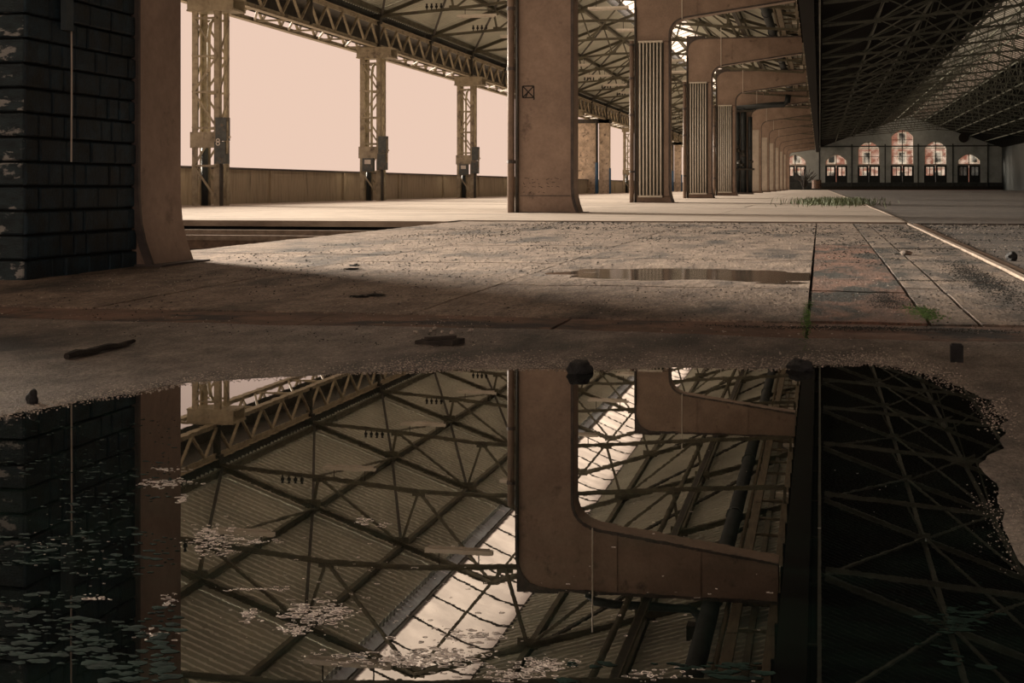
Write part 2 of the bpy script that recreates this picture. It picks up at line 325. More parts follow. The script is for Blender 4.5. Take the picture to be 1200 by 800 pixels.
for j in range(60):
    y0 = 0.6 + j * 0.6; y1 = y0 + 0.6
    if y0 < 3.6: continue
    mb.add([(1.135, y0, H(1.17, y0) - .1), (1.175, y0, H(1.17, y0) - .1), (1.175, y1, H(1.17, y1) - .1), (1.135, y1, H(1.17, y1) - .1),
            (1.135, y0, H(1.17, y0) + .010), (1.175, y0, H(1.17, y0) + .010), (1.175, y1, H(1.17, y1) + .010), (1.135, y1, H(1.17, y1) + .010)],
           [(0, 3, 2, 1), (4, 5, 6, 7), (0, 1, 5, 4), (1, 2, 6, 5), (2, 3, 7, 6), (3, 0, 4, 7)])
mb.build('rail_head', 'rail_top', r)
MB().bar((1.165, 36.6, 0.0), (1.165, 234, 0.0), 0.04, 0.03).build('far_rail_head', 'rail_top', r)
mb = MB(); mb.bar((1.235, 3.6, H(1.23, 3.6) - .02), (1.235, 20, H(1.23, 20) - .02), 0.05, 0.05); mb.build('flange', 'rust', r)
MB().box(-400, 400, -200, 500, -2.0, -1.2).build('ground', 'earth')
tag(bpy.data.objects['ground'], 'pale open ground outside the hall', None, kind='structure')
# water
w = MB().add([(-5, 0.45, WATER), (1.2, 0.45, WATER), (1.2, YS, WATER), (-5, YS, WATER)], [(0, 1, 2, 3)])
o = w.build('puddle', 'water'); tag(o, 'large dark puddle mirroring the steel roof in the foreground', 'puddle')
ws = H(-0.83, 8.95) + 0.006
o = MB().add([(-1.72, 8.1, ws), (-0.06, 8.1, ws), (-0.06, 9.8, ws), (-1.72, 9.8, ws)], [(0, 1, 2, 3)]).build('puddle', 'wet')
tag(o, 'small shallow puddle on the slabs left of the rusty strip', 'puddle')
# track pit on the left
pit = MB().box(-16.3, -5.0, 9.2, 20.0, -0.75, -0.62).build('floor_pit', 'pit'); tag(pit, 'dark sunken track bed between the platforms', None, kind='structure')
MB().box(-16.3, -5.0, 19.3, 20.0, -0.085, -0.002).build('coping', 'concrete_far', pit)
MB().box(-5.06, -4.99, 9.2, 19.3, -0.7, -0.062).build('pit_wall', 'concrete', pit)
MB().box(-16.3, -5.0, 19.55, 20.0, -0.7, -0.085).build('pit_back', 'pit', pit)
for yy, lab in ((18.45, 'farther'), (17.35, 'nearer')):
    t = thing('rail', (0, yy, -0.265 if yy > 18 else -.30), 'rusty crane rail lying across the dark track pit, the %s one' % lab, 'rail', 'rails in the pit')
    MB().box(-16.2, -5.1, -.06, .06, -.02, 0.0).build('rail_foot', 'rust', t)
    MB().box(-16.2, -5.1, -.015, .015, 0, .09).build('rail_web', 'rust', t)
    MB().box(-16.2, -5.1, -.04, .04, .09, .155).build('rail_head', 'rail_top', t)
sl = MB().box(-.12, .12, -1.1, 1.1, -.30, .0).mesh('sleeper', 'wood_dark')
for k in range(16):
    tag(obj('sleeper', sl, None, (-5.5 - k * .7, 17.9, -.33)), 'dark timber sleeper under the two rails in the track pit', 'sleeper', 'sleepers in the track pit')

# ------------------------------------------------------------------ portal frames (pier + cantilever arm)
def frame_outline():
    o = [(-4.27, -0.08), (-4.31, 0.03), (-4.355, 0.15), (-4.385, 0.28), (-4.40, 0.45), (-4.40, 4.98)]
    o += bez((-4.40, 5.0), (-4.40, 5.47), (-3.83, 5.54), 10)
    o += [(-0.72, 5.97), (-0.72, 6.65)]
    o += bez((-4.80, 6.65), (-5.43, 6.65), (-5.43, 6.0), 10)
    o += [(-5.43, -0.08)]
    return o
OUT = frame_outline(); D = 0.67
me_body = MB().prism(OUT, 0, D).mesh('frame_body', 'pier')
mb = MB()
for p, q in zip(OUT[4:-1], OUT[5:]):
    if abs(p[0] + .72) < .01 and abs(q[0] + .72) < .01: continue
    mb.bar((p[0], -0.012, p[1]), (q[0], -0.012, q[1]), 0.05, 0.03, up=(0, 1, 0))
me_rim = mb.mesh('rim', 'pier_dark')
mb = MB(); base = [p for p in OUT[:5]]
for p, q in zip(base, base[1:]): mb.bar((p[0], -0.012, p[1]), (q[0], -0.012, q[1]), 0.05, 0.03, up=(0, 1, 0))
me_foot = mb.mesh('foot_rim', 'pier_dark')
me_gus = MB().prism([(-5.47, 5.9), (-5.35, 5.9), (-5.33, 6.25), (-5.15, 6.52), (-4.7, 6.64), (-4.7, 6.78), (-5.47, 6.78)], 0.2, 0.44).mesh('corner_plate', 'pier_dark')
me_base = MB().box(-5.5, -4.2, -0.05, D + .05, -0.1, 0.012).mesh('base_plate', 'pier_dark')
me_stiff = [MB().box(x - .02, x + .02, -.02, .0, 5.56 + (x + 3.85) * .14, 6.64).mesh('stiffener', 'pier') for x in (-3.6, -2.1)]
FY = [8.83] + [8.6 + 17.38 * i for i in range(1, 13)]
FLAB = {0: 'brown steel pier with flared foot behind the dark blue brick wall', 1: 'broad brown pier with black stencilled square, nearest in the middle',
        2: 'brown portal frame carrying the tallest pale fluted radiator', 3: 'brown portal frame carrying the second largest fluted radiator',
        4: 'brown portal frame carrying the smallest fluted radiator', 5: 'brown portal frame hidden behind the dark pipe stack'}
for i, y in enumerate(FY):
    z = H(-4.9, y) if i < 2 else 0
    t = thing('portal_frame', (0, y, z), FLAB.get(i, 'brown portal frame in the far row, %s behind the dark pipe stack' % ORD[max(0, i - 6)]), 'pier', 'portal frames in a row')
    obj('frame_body', me_body, t); obj('rim', me_rim, t); obj('foot_rim', me_foot, t); obj('corner_plate', me_gus, t); obj('base_plate', me_base, t); [obj('stiffener', m_, t) for m_ in me_stiff]
    if i == 1:
        s = .105; cx, cz = (616.5 - VPX) * CT * 26.3 / F, (HOR - 107) * 26.35 / F + CAMZ - z
        mb = MB()
        for (a, b) in [((-s, -s), (s, -s)), ((s, -s), (s, s)), ((s, s), (-s, s)), ((-s, s), (-s, -s)), ((-s, -s), (s, s)), ((-s, s), (s, -s)), ((-.5 * s, -s), (0, 0)), ((s * 1.05, -s), (s * 1.0, -1.4 * s))]:
            mb.bar((cx + a[0], -.002, cz + a[1]), (cx + b[0], -.002, cz + b[1]), 0.022, 0.004, up=(0, 1, 0))
        mb.build('painted_mark', 'paint_black', t)
        mb = MB()
        for row, (zz, n) in enumerate([(.62, 9), (.54, 7), (.47, 8), (.36, 5)]):
            for k in range(n):
                x = -5.3 + k * .085 + random.uniform(-.02, .02)
                if 3 < k < 5 and row < 2: continue
                mb.bar((x, -.0015, zz + random.uniform(-.02, .02)), (x + random.uniform(.02, .07), -.0015, zz + random.uniform(-.03, .03)), .008, .003, up=(0, 1, 0))
        tag(mb.build('scribble', 'paint_black', t), 'faint black scribbled lettering', kind='stuff')
        MB().box(-5.36, -4.44, -.012, -.002, .305, .318).build('weld_seam', 'pier_dark', t)
# radiators and panels on the piers
def radiator(i, m, n, x0, x1, z0, z1, lab, flat=False):
    t = thing('radiator', (0, FY[i], 0), lab, 'radiator', 'radiators on the piers')
    MB().box(x0 - .03, x1 + .03, -.02, -.001, z0, z1).build('back_panel', 'steel_dark' if not flat else 'panel', t)
    pitch = (x1 - x0) / n
    if not flat:
        tm = MB().tube([(0, -.07, z0 + .03), (0, -.07, z1 - .03)], pitch * .27, 8).mesh('radiator_tube', m, True)
        for k in range(n): obj('radiator_tube', tm, t, (x0 + pitch * (k + .5), 0, 0))
        for zz in (z0 + .03, z1 - .03): MB().bar((x0, -.07, zz), (x1, -.07, zz), .09, .06).build('header', m, t)
        for zz in (z0 + .03, z1 - .03): MB().tube([(x1, -.07, zz), (x1 + .16, -.07, zz), (x1 + .22, .05, zz)], .02, 6).build('connection_pipe', 'pipe', t)
    else:
        for k in range(n): MB().box(x0 + pitch * k + .012, x0 + pitch * (k + 1) - .012, -.045, -.02, z0 + .05, z1 - .05).build('panel_board', m, t)
        MB().box(x0 - .02, x1 + .02, -.05, -.02, z1 - .05, z1).build('header', m, t)
    return t
radiator(2, 'radiator', 7, -5.33, -4.60, .16, 4.84, 'pale fluted radiator on the pier right of the stencilled one')
radiator(3, 'radiator', 7, -5.33, -4.60, .16, 4.84, 'pale fluted radiator in the middle of the three')
radiator(4, 'radiator', 7, -5.33, -4.60, .16, 4.84, 'narrow looking fluted radiator beside the dark pipe stack')
for i in range(6, 12):
    radiator(i, 'panel', 2, -5.33, -4.60, .16, 4.84, 'pale flat board panel on the %s pier behind the dark pipes' % ORD[i - 6], True)
# downpipes on the left edges of the piers
for i in (1, 2, 3, 4):
    zt = 5.15 if i == 1 else 4.85
    t = thing('downpipe', (-5.53, FY[i] - .02, H(-5, FY[i]) if i < 2 else 0),
              ['', 'buff downpipe on the left edge of the stencilled pier', 'buff downpipe left of the tallest fluted radiator', 'pale downpipe left of the middle fluted radiator', 'pale downpipe left of the smallest fluted radiator'][i], 'pipe', 'downpipes on the piers')
    dpipe = MB().tube([(0, 0, -.05), (0, 0, zt)], .068, 12).build('pipe', 'pipe', t, True)
    MB().tube([(.125, -.03, -.05), (.125, -.03, zt + 1.0)], .022, 8).build('conduit', 'steel_dark', t, True)
    for zz in (.9, 2.6, 3.7, 4.7): MB().tube([(0, 0, zz), (0, 0, zz + .06)], .082, 12).build('bracket', 'pier_dark', dpipe)
# hanging rods in front of the arms
for i in range(1, 9):
    o = MB().tube([(-4.02, FY[i] - .06, 5.48), (-4.02, FY[i] - .06, 7.35)], .014, 6).build('hanger_rod', 'radiator')
    tag(o, 'thin pale rod hanging down the %s portal arm from the front' % ORD[i - 1], 'rod', 'hanger rods')
# pipework above the nearest arm
t = thing('exhaust_pipe', (0, FY[1], 6.65), 'thick dark bent pipe on top of the nearest cantilever arm', 'pipe')
MB().tube([(-4.15, .3, -.02), (-4.15, .3, .14), (-4.02, .3, .25), (-3.8, .3, .28), (-2.3, .3, .28), (-2.16, .3, .36), (-2.12, .3, .5), (-2.12, .3, .78)], .075, 10).build('pipe', 'duct', t, True)
MB().box(-2.35, -2.0, .15, .45, .55, .85).build('valve_box', 'steel_dark', t)
MB().tube([(-4.15, .3, -.03), (-4.15, .3, .05)], .11, 10).build('flange', 'duct', t)
# dark pipe stack at frame 5
t = thing('pipe_stack', (0, FY[5] - .5, 0), 'stack of dark vertical pipes with valves beyond the smallest radiator', 'pipework')
for x, r_, zt in ((-5.25, .17, 5.6), (-4.86, .2, 5.6), (-4.42, .14, 5.0)):
    MB().tube([(x, 0, 0), (x, 0, zt)], r_, 12).build('riser', 'duct', t, True)
MB().tube([(-5.3, 0, 5.55), (-3.0, 0, 5.75), (-2.3, 0, 5.78), (-2.05, 0, 5.95), (-2.0, 0, 6.4)], .19, 10).build('header_pipe', 'duct', t, True)
MB().box(-5.5, -4.2, -.22, -.16, 5.3, 5.44).build('bracket', 'steel_dark', t)
for k in range(14):
    MB().lump((random.uniform(-5.4, -4.3), random.uniform(-.3, -.1), random.uniform(1.9, 3.1)), random.uniform(.08, .16)).build('valve', 'steel_dark', t)
MB().box(-5.55, -4.15, -.28, .3, 1.55, 1.68).build('clamp_plate', 'steel_dark', t)
MB().box(-5.6, -4.2, -.3, .4, 0, .12).build('base', 'pier_dark', t)

# ------------------------------------------------------------------ crane girder and services between the halls
g = thing('runway_girder', (0, 0, 0), 'dark steel runway girder resting along the arm ends', 'girder')
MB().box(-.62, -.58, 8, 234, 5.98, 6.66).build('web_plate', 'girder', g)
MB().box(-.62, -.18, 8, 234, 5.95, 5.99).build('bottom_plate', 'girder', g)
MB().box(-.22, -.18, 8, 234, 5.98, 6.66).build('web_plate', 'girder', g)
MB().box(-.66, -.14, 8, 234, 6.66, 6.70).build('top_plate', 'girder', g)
st = MB().box(-.68, -.62, -.03, .03, 5.98, 6.66).mesh('stiffener', 'girder')
for k in range(26): obj('stiffener', st, g, (0, 14 + k * 1.7, 0))
o = MB().box(-.04, .02, 8, 234, 6.14, 6.22).build('conductor_rail', 'steel_green'); tag(o, 'thin pale conductor rail along the dark side of the runway girder', 'rail')
bk = MB().box(-.2, -.02, -.02, .02, 6.16, 6.2).mesh('bracket', 'steel_dark')
for k in range(40): obj('bracket', bk, o, (0, 12 + k * 3.4, 0))
g2 = thing('timber_walkway', (0, 0, 0), 'ladder like timber walkway beside the runway girder over the arms', 'walkway')
pl = MB().box(-.09, .09, 0, 3.38, -.05, .05).mesh('beam', 'timber')
tie = MB().bar((-1.42, 0, 0), (-.78, 0, 0), .06, .06).mesh('cross_tie', 'timber')
lampb = MB().box(-.17, .17, -.06, .06, -.06, .02).mesh('junction_box', 'radiator')
for k in range(60):
    y = 14 + k * 3.4
    obj('beam', pl, g2, (-1.43, y, 6.73)); obj('beam', pl, g2, (-.78, y, 6.73))
    obj('cross_tie', tie, g2, (0, y + .3, 6.72)); obj('cross_tie', tie, g2, (0, y + 2.0, 6.76))
    if k % 2 == 0: obj('junction_box', lampb, g2, (-.85, y + .7, 6.66))
def axis_pipe(name, x, z, r, m, lab, y0=10, y1=230, cat='pipe'):
    t = thing(name, (0, 0, 0), lab, cat); MB().tube([(x, y0, z), (x, y1, z)], r, 12).build('pipe', m, t, True)
    cl = MB().tube([(x, -.04, z), (x, .04, z)], r * 1.18, 12).mesh('collar', m)
    for k in range(12): obj('collar', cl, t, (0, 20 + k * 6.8, 0))
    return t
axis_pipe('overhead_duct', -1.92, 6.86, .17, 'duct', 'thick blue black duct running along the hall above the arms')
axis_pipe('overhead_pipe', -1.62, 6.86, .045, 'timber', 'thin tan pipe running beside the thick dark duct')
axis_pipe('overhead_pipe', -3.40, 6.80, .06, 'steel_truss', 'brown pipe along the hall above the arms, left of a pair')
t = thing('cable_tray', (0, 0, 0), 'narrow steel cable tray beside the brown pipe above the arms', 'tray')
MB().box(-3.15, -3.13, 10, 230, 6.78, 6.86).build('side', 'steel_truss', t); MB().box(-3.02, -3.0, 10, 230, 6.78, 6.86).build('side', 'steel_truss', t); MB().box(-3.13, -3.02, 10, 230, 6.78, 6.79).build('tray_floor', 'steel_dark', t)

# ------------------------------------------------------------------ left hall roof
SL, SLR = 0.36, 0.31; EX, EZ, RX = -14.8, 6.38, -7.8
def roofz(x): return EZ + SL * (x - EX) if x <= RX else EZ + SL * (RX - EX) - SLR * (x - RX)
TY = [34.3 + 6.8 * k for k in range(-3, 30)]
def left_truss():
    t = thing('roof_truss', (0, 0, 0), '', 'roof truss', 'roof trusses of the left hall')
    e2 = 2 * RX - EX
    tops = [(EX, EZ), (-12.35, roofz(-12.35)), (-10.07, roofz(-10.07)), (RX, roofz(RX)), (2 * RX + 10.07, roofz(2 * RX + 10.07)), (2 * RX + 12.35, roofz(2 * RX + 12.35)), (e2, roofz(e2))]
    bots = [(EX, EZ - .04), (-12.2, 6.53), (-9.62, 6.78), (-7.8, 6.80), (2 * RX + 9.62, 6.68), (2 * RX + 12.2, 6.46), (e2, 6.28)]
    def P(p): return (p[0], 0, p[1])
    MB().eye(P(tops[0]), P(tops[3]), .13, .13).build('top_chord', 'steel_truss', t); MB().eye(P(tops[3]), P(tops[6]), .13, .13).build('top_chord', 'steel_truss', t)
    for a, b in zip(bots, bots[1:]): MB().tee(P(a), P(b), .12, .10).build('bottom_chord', 'steel_truss', t)
    for a, b in ((1, 1), (5, 5), (6, 6)): MB().bar(P(bots[a]), P(tops[b]), .07, .07).build('post', 'steel_truss', t)
    for a, b in ((1, 2), (2, 2), (2, 3), (4, 3), (4, 4), (5, 4)): MB().bar(P(bots[a]), P(tops[b]), .075, .06).build('diagonal', 'steel_truss', t)
    for p in (bots[1], bots[2], bots[4], bots[5]): MB().box(p[0] - .16, p[0] + .16, -.02, .02, p[1] - .05, p[1] + .12).build('gusset', 'steel_truss', t)
    for p in (tops[1], tops[2], tops[3], tops[4], tops[5]): MB().box(p[0] - .2, p[0] + .2, -.02, .02, p[1] - .16, p[1] + .05).build('gusset', 'steel_truss', t)
    MB().bar((EX - .1, 0, EZ - .3), (EX - .1, 0, EZ + .02), .25, .25).build('bearing', 'steel_dark', t)
    ins = MB().tube([(0, 0, .05), (0, 0, .12), (0, 0, .14), (0, 0, .2), (0, 0, .22), (0, 0, .28)], [.02, .02, .05, .05, .025, .04], 6).mesh('insulator', 'insulator')
    for k in range(4): obj('insulator', ins, t, (-13.15 + k * .17, 0, 6.45))
    return t
tr0 = left_truss()
lamp0 = thing('tube_lamp', (0, 0, 0), '', 'lamp', 'tube lamps under the left roof')
hs = MB().box(-.68, .68, -.06, .06, -.02, .05).build('housing', 'radiator', lamp0)
MB().tube([(-.62, 0, -.05), (.62, 0, -.05)], .022, 8).build('tube', 'white', hs, True)
for x in (-.4, .4): MB().tube([(x, 0, .05), (x, 0, .3)], .012, 6).build('hanger', 'steel_dark', lamp0)
for k, y in enumerate(TY):
    t = tr0 if k == 0 else copy_tree(tr0)
    t.location.y = y; t['label'] = 'brown steel roof truss of the left hall, %s from the camera' % ORD[k]
    if k < 12:
        for x, z, wd in ((-11.4, 6.28, 'girder'), (-6.9, 6.42, 'skylight')):
            L = lamp0 if (k == 0 and wd == 'girder') else copy_tree(lamp0)
            L.location = (x, y, z); L['label'] = 'pale tube lamp hung near the %s at the %s left truss' % (wd, ORD[k])
# purlins along the hall
def purlin(x, z, w, h, m, lab, y0=13.9, y1=232, grp='purlins of the left roof'):
    return tag(MB().eye((x, y0, z), (x, y1, z), w, h).build('purlin', m), lab, 'purlin', grp)
for k, x in enumerate((-14.75, -12.35, -10.07, 2 * RX + 10.07, 2 * RX + 12.35, -1.15)):
    purlin(x, roofz(x) + .095, .11, .17, 'steel_truss', 'brown purlin under the left roof, %s from the lattice girder' % ORD[k])
# bracing in the roof plane
for k in range(2, 13):
    y0, y1 = TY[k], TY[k + 1]
    for (xa, xb, nm) in ((-12.35, -14.75, 'outer'), (-10.07, -12.35, 'inner')):
        o = MB().bar((xa, y0, roofz(xa) - .02), (xb, y1 if k % 2 else y0 + 6.8, roofz(xb) - .02), .07, .05).build('wind_brace', 'steel_dark')
        tag(o, 'thin diagonal %s wind brace behind the %s left truss' % (nm, ORD[k]), 'brace', 'wind braces of the left roof')
    o = MB().bar((-12.2, y0, 6.5), (-12.2, y1, roofz(-12.2) - .02), .05, .05).build('sag_brace', 'steel_truss'); tag(o, 'light strut along the hall behind the %s left truss' % ORD[k], 'brace', 'struts of the left roof')
    xb = 2 * RX + 10.07
    o = MB().bar((xb, y0, roofz(xb) + .10), (-1.2, y1, roofz(-1.2) + .10), .08, .05).build('wind_brace', 'steel_dark')
    tag(o, 'diagonal wind brace near the dark duct behind the %s left truss' % ORD[k], 'brace', 'wind braces of the left roof')
# corrugated sheets: one per bay and purlin field, ribs are geometry
def sheet_mesh(x0, x1, L, m, pitch=.262, dep=.16, zf=roofz, dz=.22):
    mb = MB(); n = int(round(L / pitch)); vs = []; ys = []
    for k in range(n):
        y = L * k / n; p = L / n
        ys += [(y, 0), (y + p * .30, 0), (y + p * .36, dep), (y + p * .94, dep)]
    ys.append((L, 0)); fs = []
    for (y, d) in ys: vs += [(x0, y, zf(x0) + dz + d), (x1, y, zf(x1) + dz + d)]
    for k in range(len(ys) - 1): fs.append((2 * k, 2 * k + 1, 2 * k + 3, 2 * k + 2))
    me = bpy.data.meshes.new('roof_sheet'); me.from_pydata(vs, [], fs); me.materials.append(M[m]); return me
ceil = MB().box(EX - .25, EX + .1, -6, 234, EZ + .28, EZ + .3).build('ceiling', 'sheet'); tag(ceil, 'corrugated roof of the left hall', None, kind='structure')
shts = [sheet_mesh(a, b, 6.78, 'sheet') for a, b in ((-15.1, -12.35), (-12.35, -10.07), (-10.07, -9.2), (-6.5, 2 * RX + 10.07), (2 * RX + 10.07, 2 * RX + 12.35), (2 * RX + 12.35, -.5))]
BY = [34.3 + 6.8 * k for k in range(-6, 30)]
greym = MB().add([(-9.2, 0, roofz(-9.2) + .24), (-8.8, 0, roofz(-8.8) + .24), (-8.8, 6.78, roofz(-8.8) + .24), (-9.2, 6.78, roofz(-9.2) + .24)], [(0, 1, 2, 3)]).mesh('translucent_sheet', 'greyglass')
rz = roofz(RX) + .3
arc = [(x, roofz(-8.8) + .26 + h) for x, h in ((-8.82, 0), (-8.4, .19), (-8.0, .36), (-7.6, .52), (-7.25, .62), (-7.0, .62), (-6.75, .48), (-6.58, .25), (-6.5, 0))]
def arc_pane(L):
    mb = MB(); vs = []; fs = []
    for (x, z) in arc: vs += [(x, 0, z), (x, L, z)]
    for k in range(8): fs.append((2 * k, 2 * k + 1, 2 * k + 3, 2 * k + 2))
    return mb.add(vs, fs).mesh('pane', 'skyglass', True)
pane = arc_pane(1.66); barm = MB()
for p, q in zip(arc, arc[1:]): barm.bar((p[0], 0, p[1]), (q[0], 0, q[1]), .035, .05)
barm = barm.mesh('glazing_bar', 'steel_dark')
sky_l = thing('window_1', (0, 0, 0), 'bright arched ridge skylight of the left hall', None); sky_l['kind'] = 'structure'
MB().box(-8.85, -8.80, -6, 234, roofz(-8.8) + .18, roofz(-8.8) + .30).build('kerb', 'steel_dark', sky_l)
MB().box(-6.53, -6.48, -6, 234, roofz(-8.8) + .18, roofz(-8.8) + .30).build('kerb', 'steel_dark', sky_l)
filler = MB().add([(-6.54, 0, roofz(-8.8) + .26), (-6.46, 0, roofz(-6.46) + .24), (-6.46, 6.8, roofz(-6.46) + .24), (-6.54, 6.8, roofz(-8.8) + .26)], [(0, 1, 2, 3)]).mesh('flashing', 'steel_dark')
for y in BY:
    for s in shts: obj('roof_sheet', s, ceil, (0, y, 0))
    obj('translucent_sheet', greym, ceil, (0, y, 0)); obj('flashing', filler, ceil, (0, y, 0))
    for j in range(4):
        obj('pane', pane, sky_l, (0, y + j * 1.7, 0)); obj('glazing_bar', barm, sky_l, (0, y + j * 1.7, 0))

# ------------------------------------------------------------------ lattice girder and columns on the open side
GX0, GX1, GZ0, GZ1 = -14.9, -16.1, 5.32, 6.10
CY = [34.3 + 13.6 * k for k in range(-1, 14)]
dv = []
def girder(L=13.6, n=9):
    t = thing('lattice_girder', (0, 0, 0), '', 'girder', 'lattice girder bays on the open side')
    for x in (GX0, GX1):
        MB().tee((x, 0, GZ1), (x, L, GZ1), .2, .14).build('top_chord', 'steel_tan', t)
        MB().tee((x, 0, GZ0), (x, L, GZ0), .2, .14, up=(0, 0, -1)).build('bottom_chord', 'steel_tan', t)
        p = L / n
        d1 = MB().bar((x, 0, GZ0 + .05), (x, p / 2, GZ1 - .05), .07, .05).mesh('diagonal', 'steel_tan'); d2 = MB().bar((x, p / 2, GZ1 - .05), (x, p, GZ0 + .05), .07, .05).mesh('diagonal', 'steel_tan')
        for k in range(n): obj('diagonal', d1, t, (0, k * p, 0)); obj('diagonal', d2, t, (0, k * p, 0))
    p = L / 5
    c1 = MB().bar((GX0, 0, GZ0 - .02), (GX1, 0, GZ0 - .02), .08, .05).mesh('soffit_tie', 'steel_tan'); c2 = MB().bar((GX0, 0, GZ0 - .02), (GX1, p, GZ0 - .02), .06, .04).mesh('soffit_brace', 'steel_tan')
    for k in range(5): obj('soffit_tie', c1, t, (0, k * p, 0)); obj('soffit_brace', c2, t, (0, k * p, 0))
    for k in (0, 1): MB().bar((GX0, 6.8 * k, GZ0), (GX0, 6.8 * k, EZ), .16, .1).build('post', 'steel_dark', t)
    MB().box(GX0 - .3, GX0 - .24, 0, L, GZ1 + .08, EZ + .25).build('fascia', 'steel_dark', t)
    MB().box(GX1, GX0, 0, L, GZ1 + .02, GZ1 + .05).build('walkway_plate', 'steel_dark', t)
    MB().box(GX1 + .03, GX1 + .06, 0, L, GZ0 + .22, GZ1 + .02).build('back_plate', 'steel_dark', t)
    return t
g0 = girder()
for k, y in enumerate(CY[:-1]):
    t = g0 if k == 0 else copy_tree(g0); t.location.y = y
    t['label'] = 'tan lattice girder bay on the open side, %s from the left brick wall' % ORD[k]
def column():
    t = thing('lattice_column', (0, 0, 0), '', 'column', 'lattice columns on the open side')
    xl, xr, yf, yb, zt = -.36, .36, -.3, .3, 4.88
    for x in (xl, xr):
        for y in (yf, yb):
            mb = MB(); sx = 1 if x < 0 else -1; sy = 1 if y < 0 else -1
            mb.box(min(x, x + sx * .14), max(x, x + sx * .14), y - .015, y + .015, 0, zt); mb.box(x - .015, x + .015, min(y, y + sy * .13), max(y, y + sy * .13), 0, zt)
            mb.build('leg', 'steel_tan', t)
    zs = [.15, 1.0, 1.95, 2.85, 3.75, 4.7]
    for a, b in zip(zs, zs[1:]):
        for y in (yf - .03, yb + .03):
            MB().bar((xl + .05, y, b), (xr - .05, y, b), .05, .07, up=(0, 1, 0)).build('lacing_bar', 'steel_tan', t)
            up = zs.index(a) % 2
            MB().bar((xl + .05, y, a if up else b), (xr - .05, y, b if up else a), .05, .03, up=(0, 1, 0)).build('lacing_diagonal', 'steel_tan', t)
        for x in (xl, xr): MB().bar((x, yf, a), (x, yb, b), .05, .03, up=(1, 0, 0)).build('lacing_diagonal', 'steel_tan', t)
    MB().box(xl - .12, xr + .42, yf - .1, yb + .1, zt, zt + .04).build('cap_plate', 'steel_tan', t)
    MB().box(xl - .1, xr + .4, yf - .1, yf - .06, zt + .04, zt + .3).build('cap_beam', 'steel_tan', t)
    MB().box(xl - .1, xr + .4, yb + .06, yb + .1, zt + .04, zt + .3).build('cap_beam', 'steel_tan', t)
    MB().box(xl - .12, xr + .42, yf - .12, yb + .12, zt + .3, zt + .36).build('cap_plate', 'steel_tan', t)
    MB().box(xl - .05, xr + .05, yf - .04, yf - .01, 1.45, 1.85).build('batten_plate', 'steel_tan', t)
    MB().tube([(-.05, 0, 0), (-.05, 0, 4.3), (.0, 0, 4.6), (.1, 0, 4.75)], .05, 8).build('cable_pipe', 'steel_tan', t, True)
    MB().tube([(-.30, -.18, 1.9), (-.30, -.18, 4.85)], .05, 8).build('cable_pipe', 'duct', t, True)
    MB().tube([(-.12, -.1, 0), (-.12, -.1, 1.5)], .09, 8).build('cable_pipe', 'duct', t, True)
    return t
c0 = column(); used = False
for k, y in enumerate(CY):
    if k in (6, 10): continue
    if k == 0: continue
    c = c0 if not used else copy_tree(c0); used = True
    c.location = (-15.07, y, 0.0); c['label'] = 'tan steel lattice column with cables, %s from the left brick wall' % ORD[k - 1]
    if k > 4: continue
    b = thing('switch_box', (-14.62, y - .38, 0), ['', 'tall grey switch cabinet with white figure on the nearest lattice column', 'blue grey switch cabinet on the second lattice column', 'small blue grey switch cabinet on the third lattice column', 'switch cabinet on the fourth lattice column'][k], 'switch box', 'switch boxes on the columns')
    MB().box(-.13, .16, -.14, .14, 1.05, 1.6).build('cabinet', 'box', b); cab = MB().box(-.11, .18, -.12, .12, 1.62, 2.2).build('cabinet', 'box', b)
    MB().tube([(0, 0, 0), (0, 0, 1.05)], .05, 8).build('conduit', 'steel_dark', b); MB().box(.16, .2, -.1, -.02, 1.3, 2.1).build('hinge_bar', 'steel_tan', cab)
    MB().tube([(.16, 0, 1.7), (.24, 0, 1.72)], .03, 6).build('knob', 'white', cab)
    if k == 1:
        cu = bpy.data.curves.new('figure', 'FONT'); cu.body = '8'; cu.size = .26; cu.extrude = .003; cu.align_x = 'CENTER'
        fo = bpy.data.objects.new('figure_tmp', cu); COL.objects.link(fo); dg = bpy.context.evaluated_depsgraph_get()
        me = bpy.data.meshes.new_from_object(fo.evaluated_get(dg)); bpy.data.objects.remove(fo); me.materials.append(M['white'])
        fo = obj('figure', me, b, (-.03, -.145, 1.5)); fo.rotation_euler = (math.pi / 2, 0, 0); fo.location.y = -.147
    else:
        MB().box(-.68, -.3, -.1, .12, 1.0, 1.45).build('cabinet', 'box', b); MB().box(-.6, -.38, -.11, -.1, 1.25, 1.4).build('cover', 'white', b)
# parapet
MB().box(-16.6, -16.3, -8, 10.8, -.3, 6.7).build('shade_wall', 'plaster')  # added out of view, keeps the low sun off the foreground
tag(bpy.data.objects['shade_wall'], 'unseen solid wall added at the left to shade the foreground', None, kind='structure')
pw = thing('wall_left', (0, 0, 0), 'low stained concrete parapet on the open side', None); pw['kind'] = 'structure'
for k in range(32):
    y = 14 + k * 6.8
    MB().box(-16.35, -16.2, y + .01, y + 6.79, -.3, .96).build('parapet_panel', 'parapet', pw)
    MB().box(-16.2, -16.12, y - .1, y + .1, -.1, .96).build('pilaster', 'parapet', pw)
MB().box(-16.42, -16.1, 14, 232, .96, 1.02).build('coping', 'pier_dark', pw)
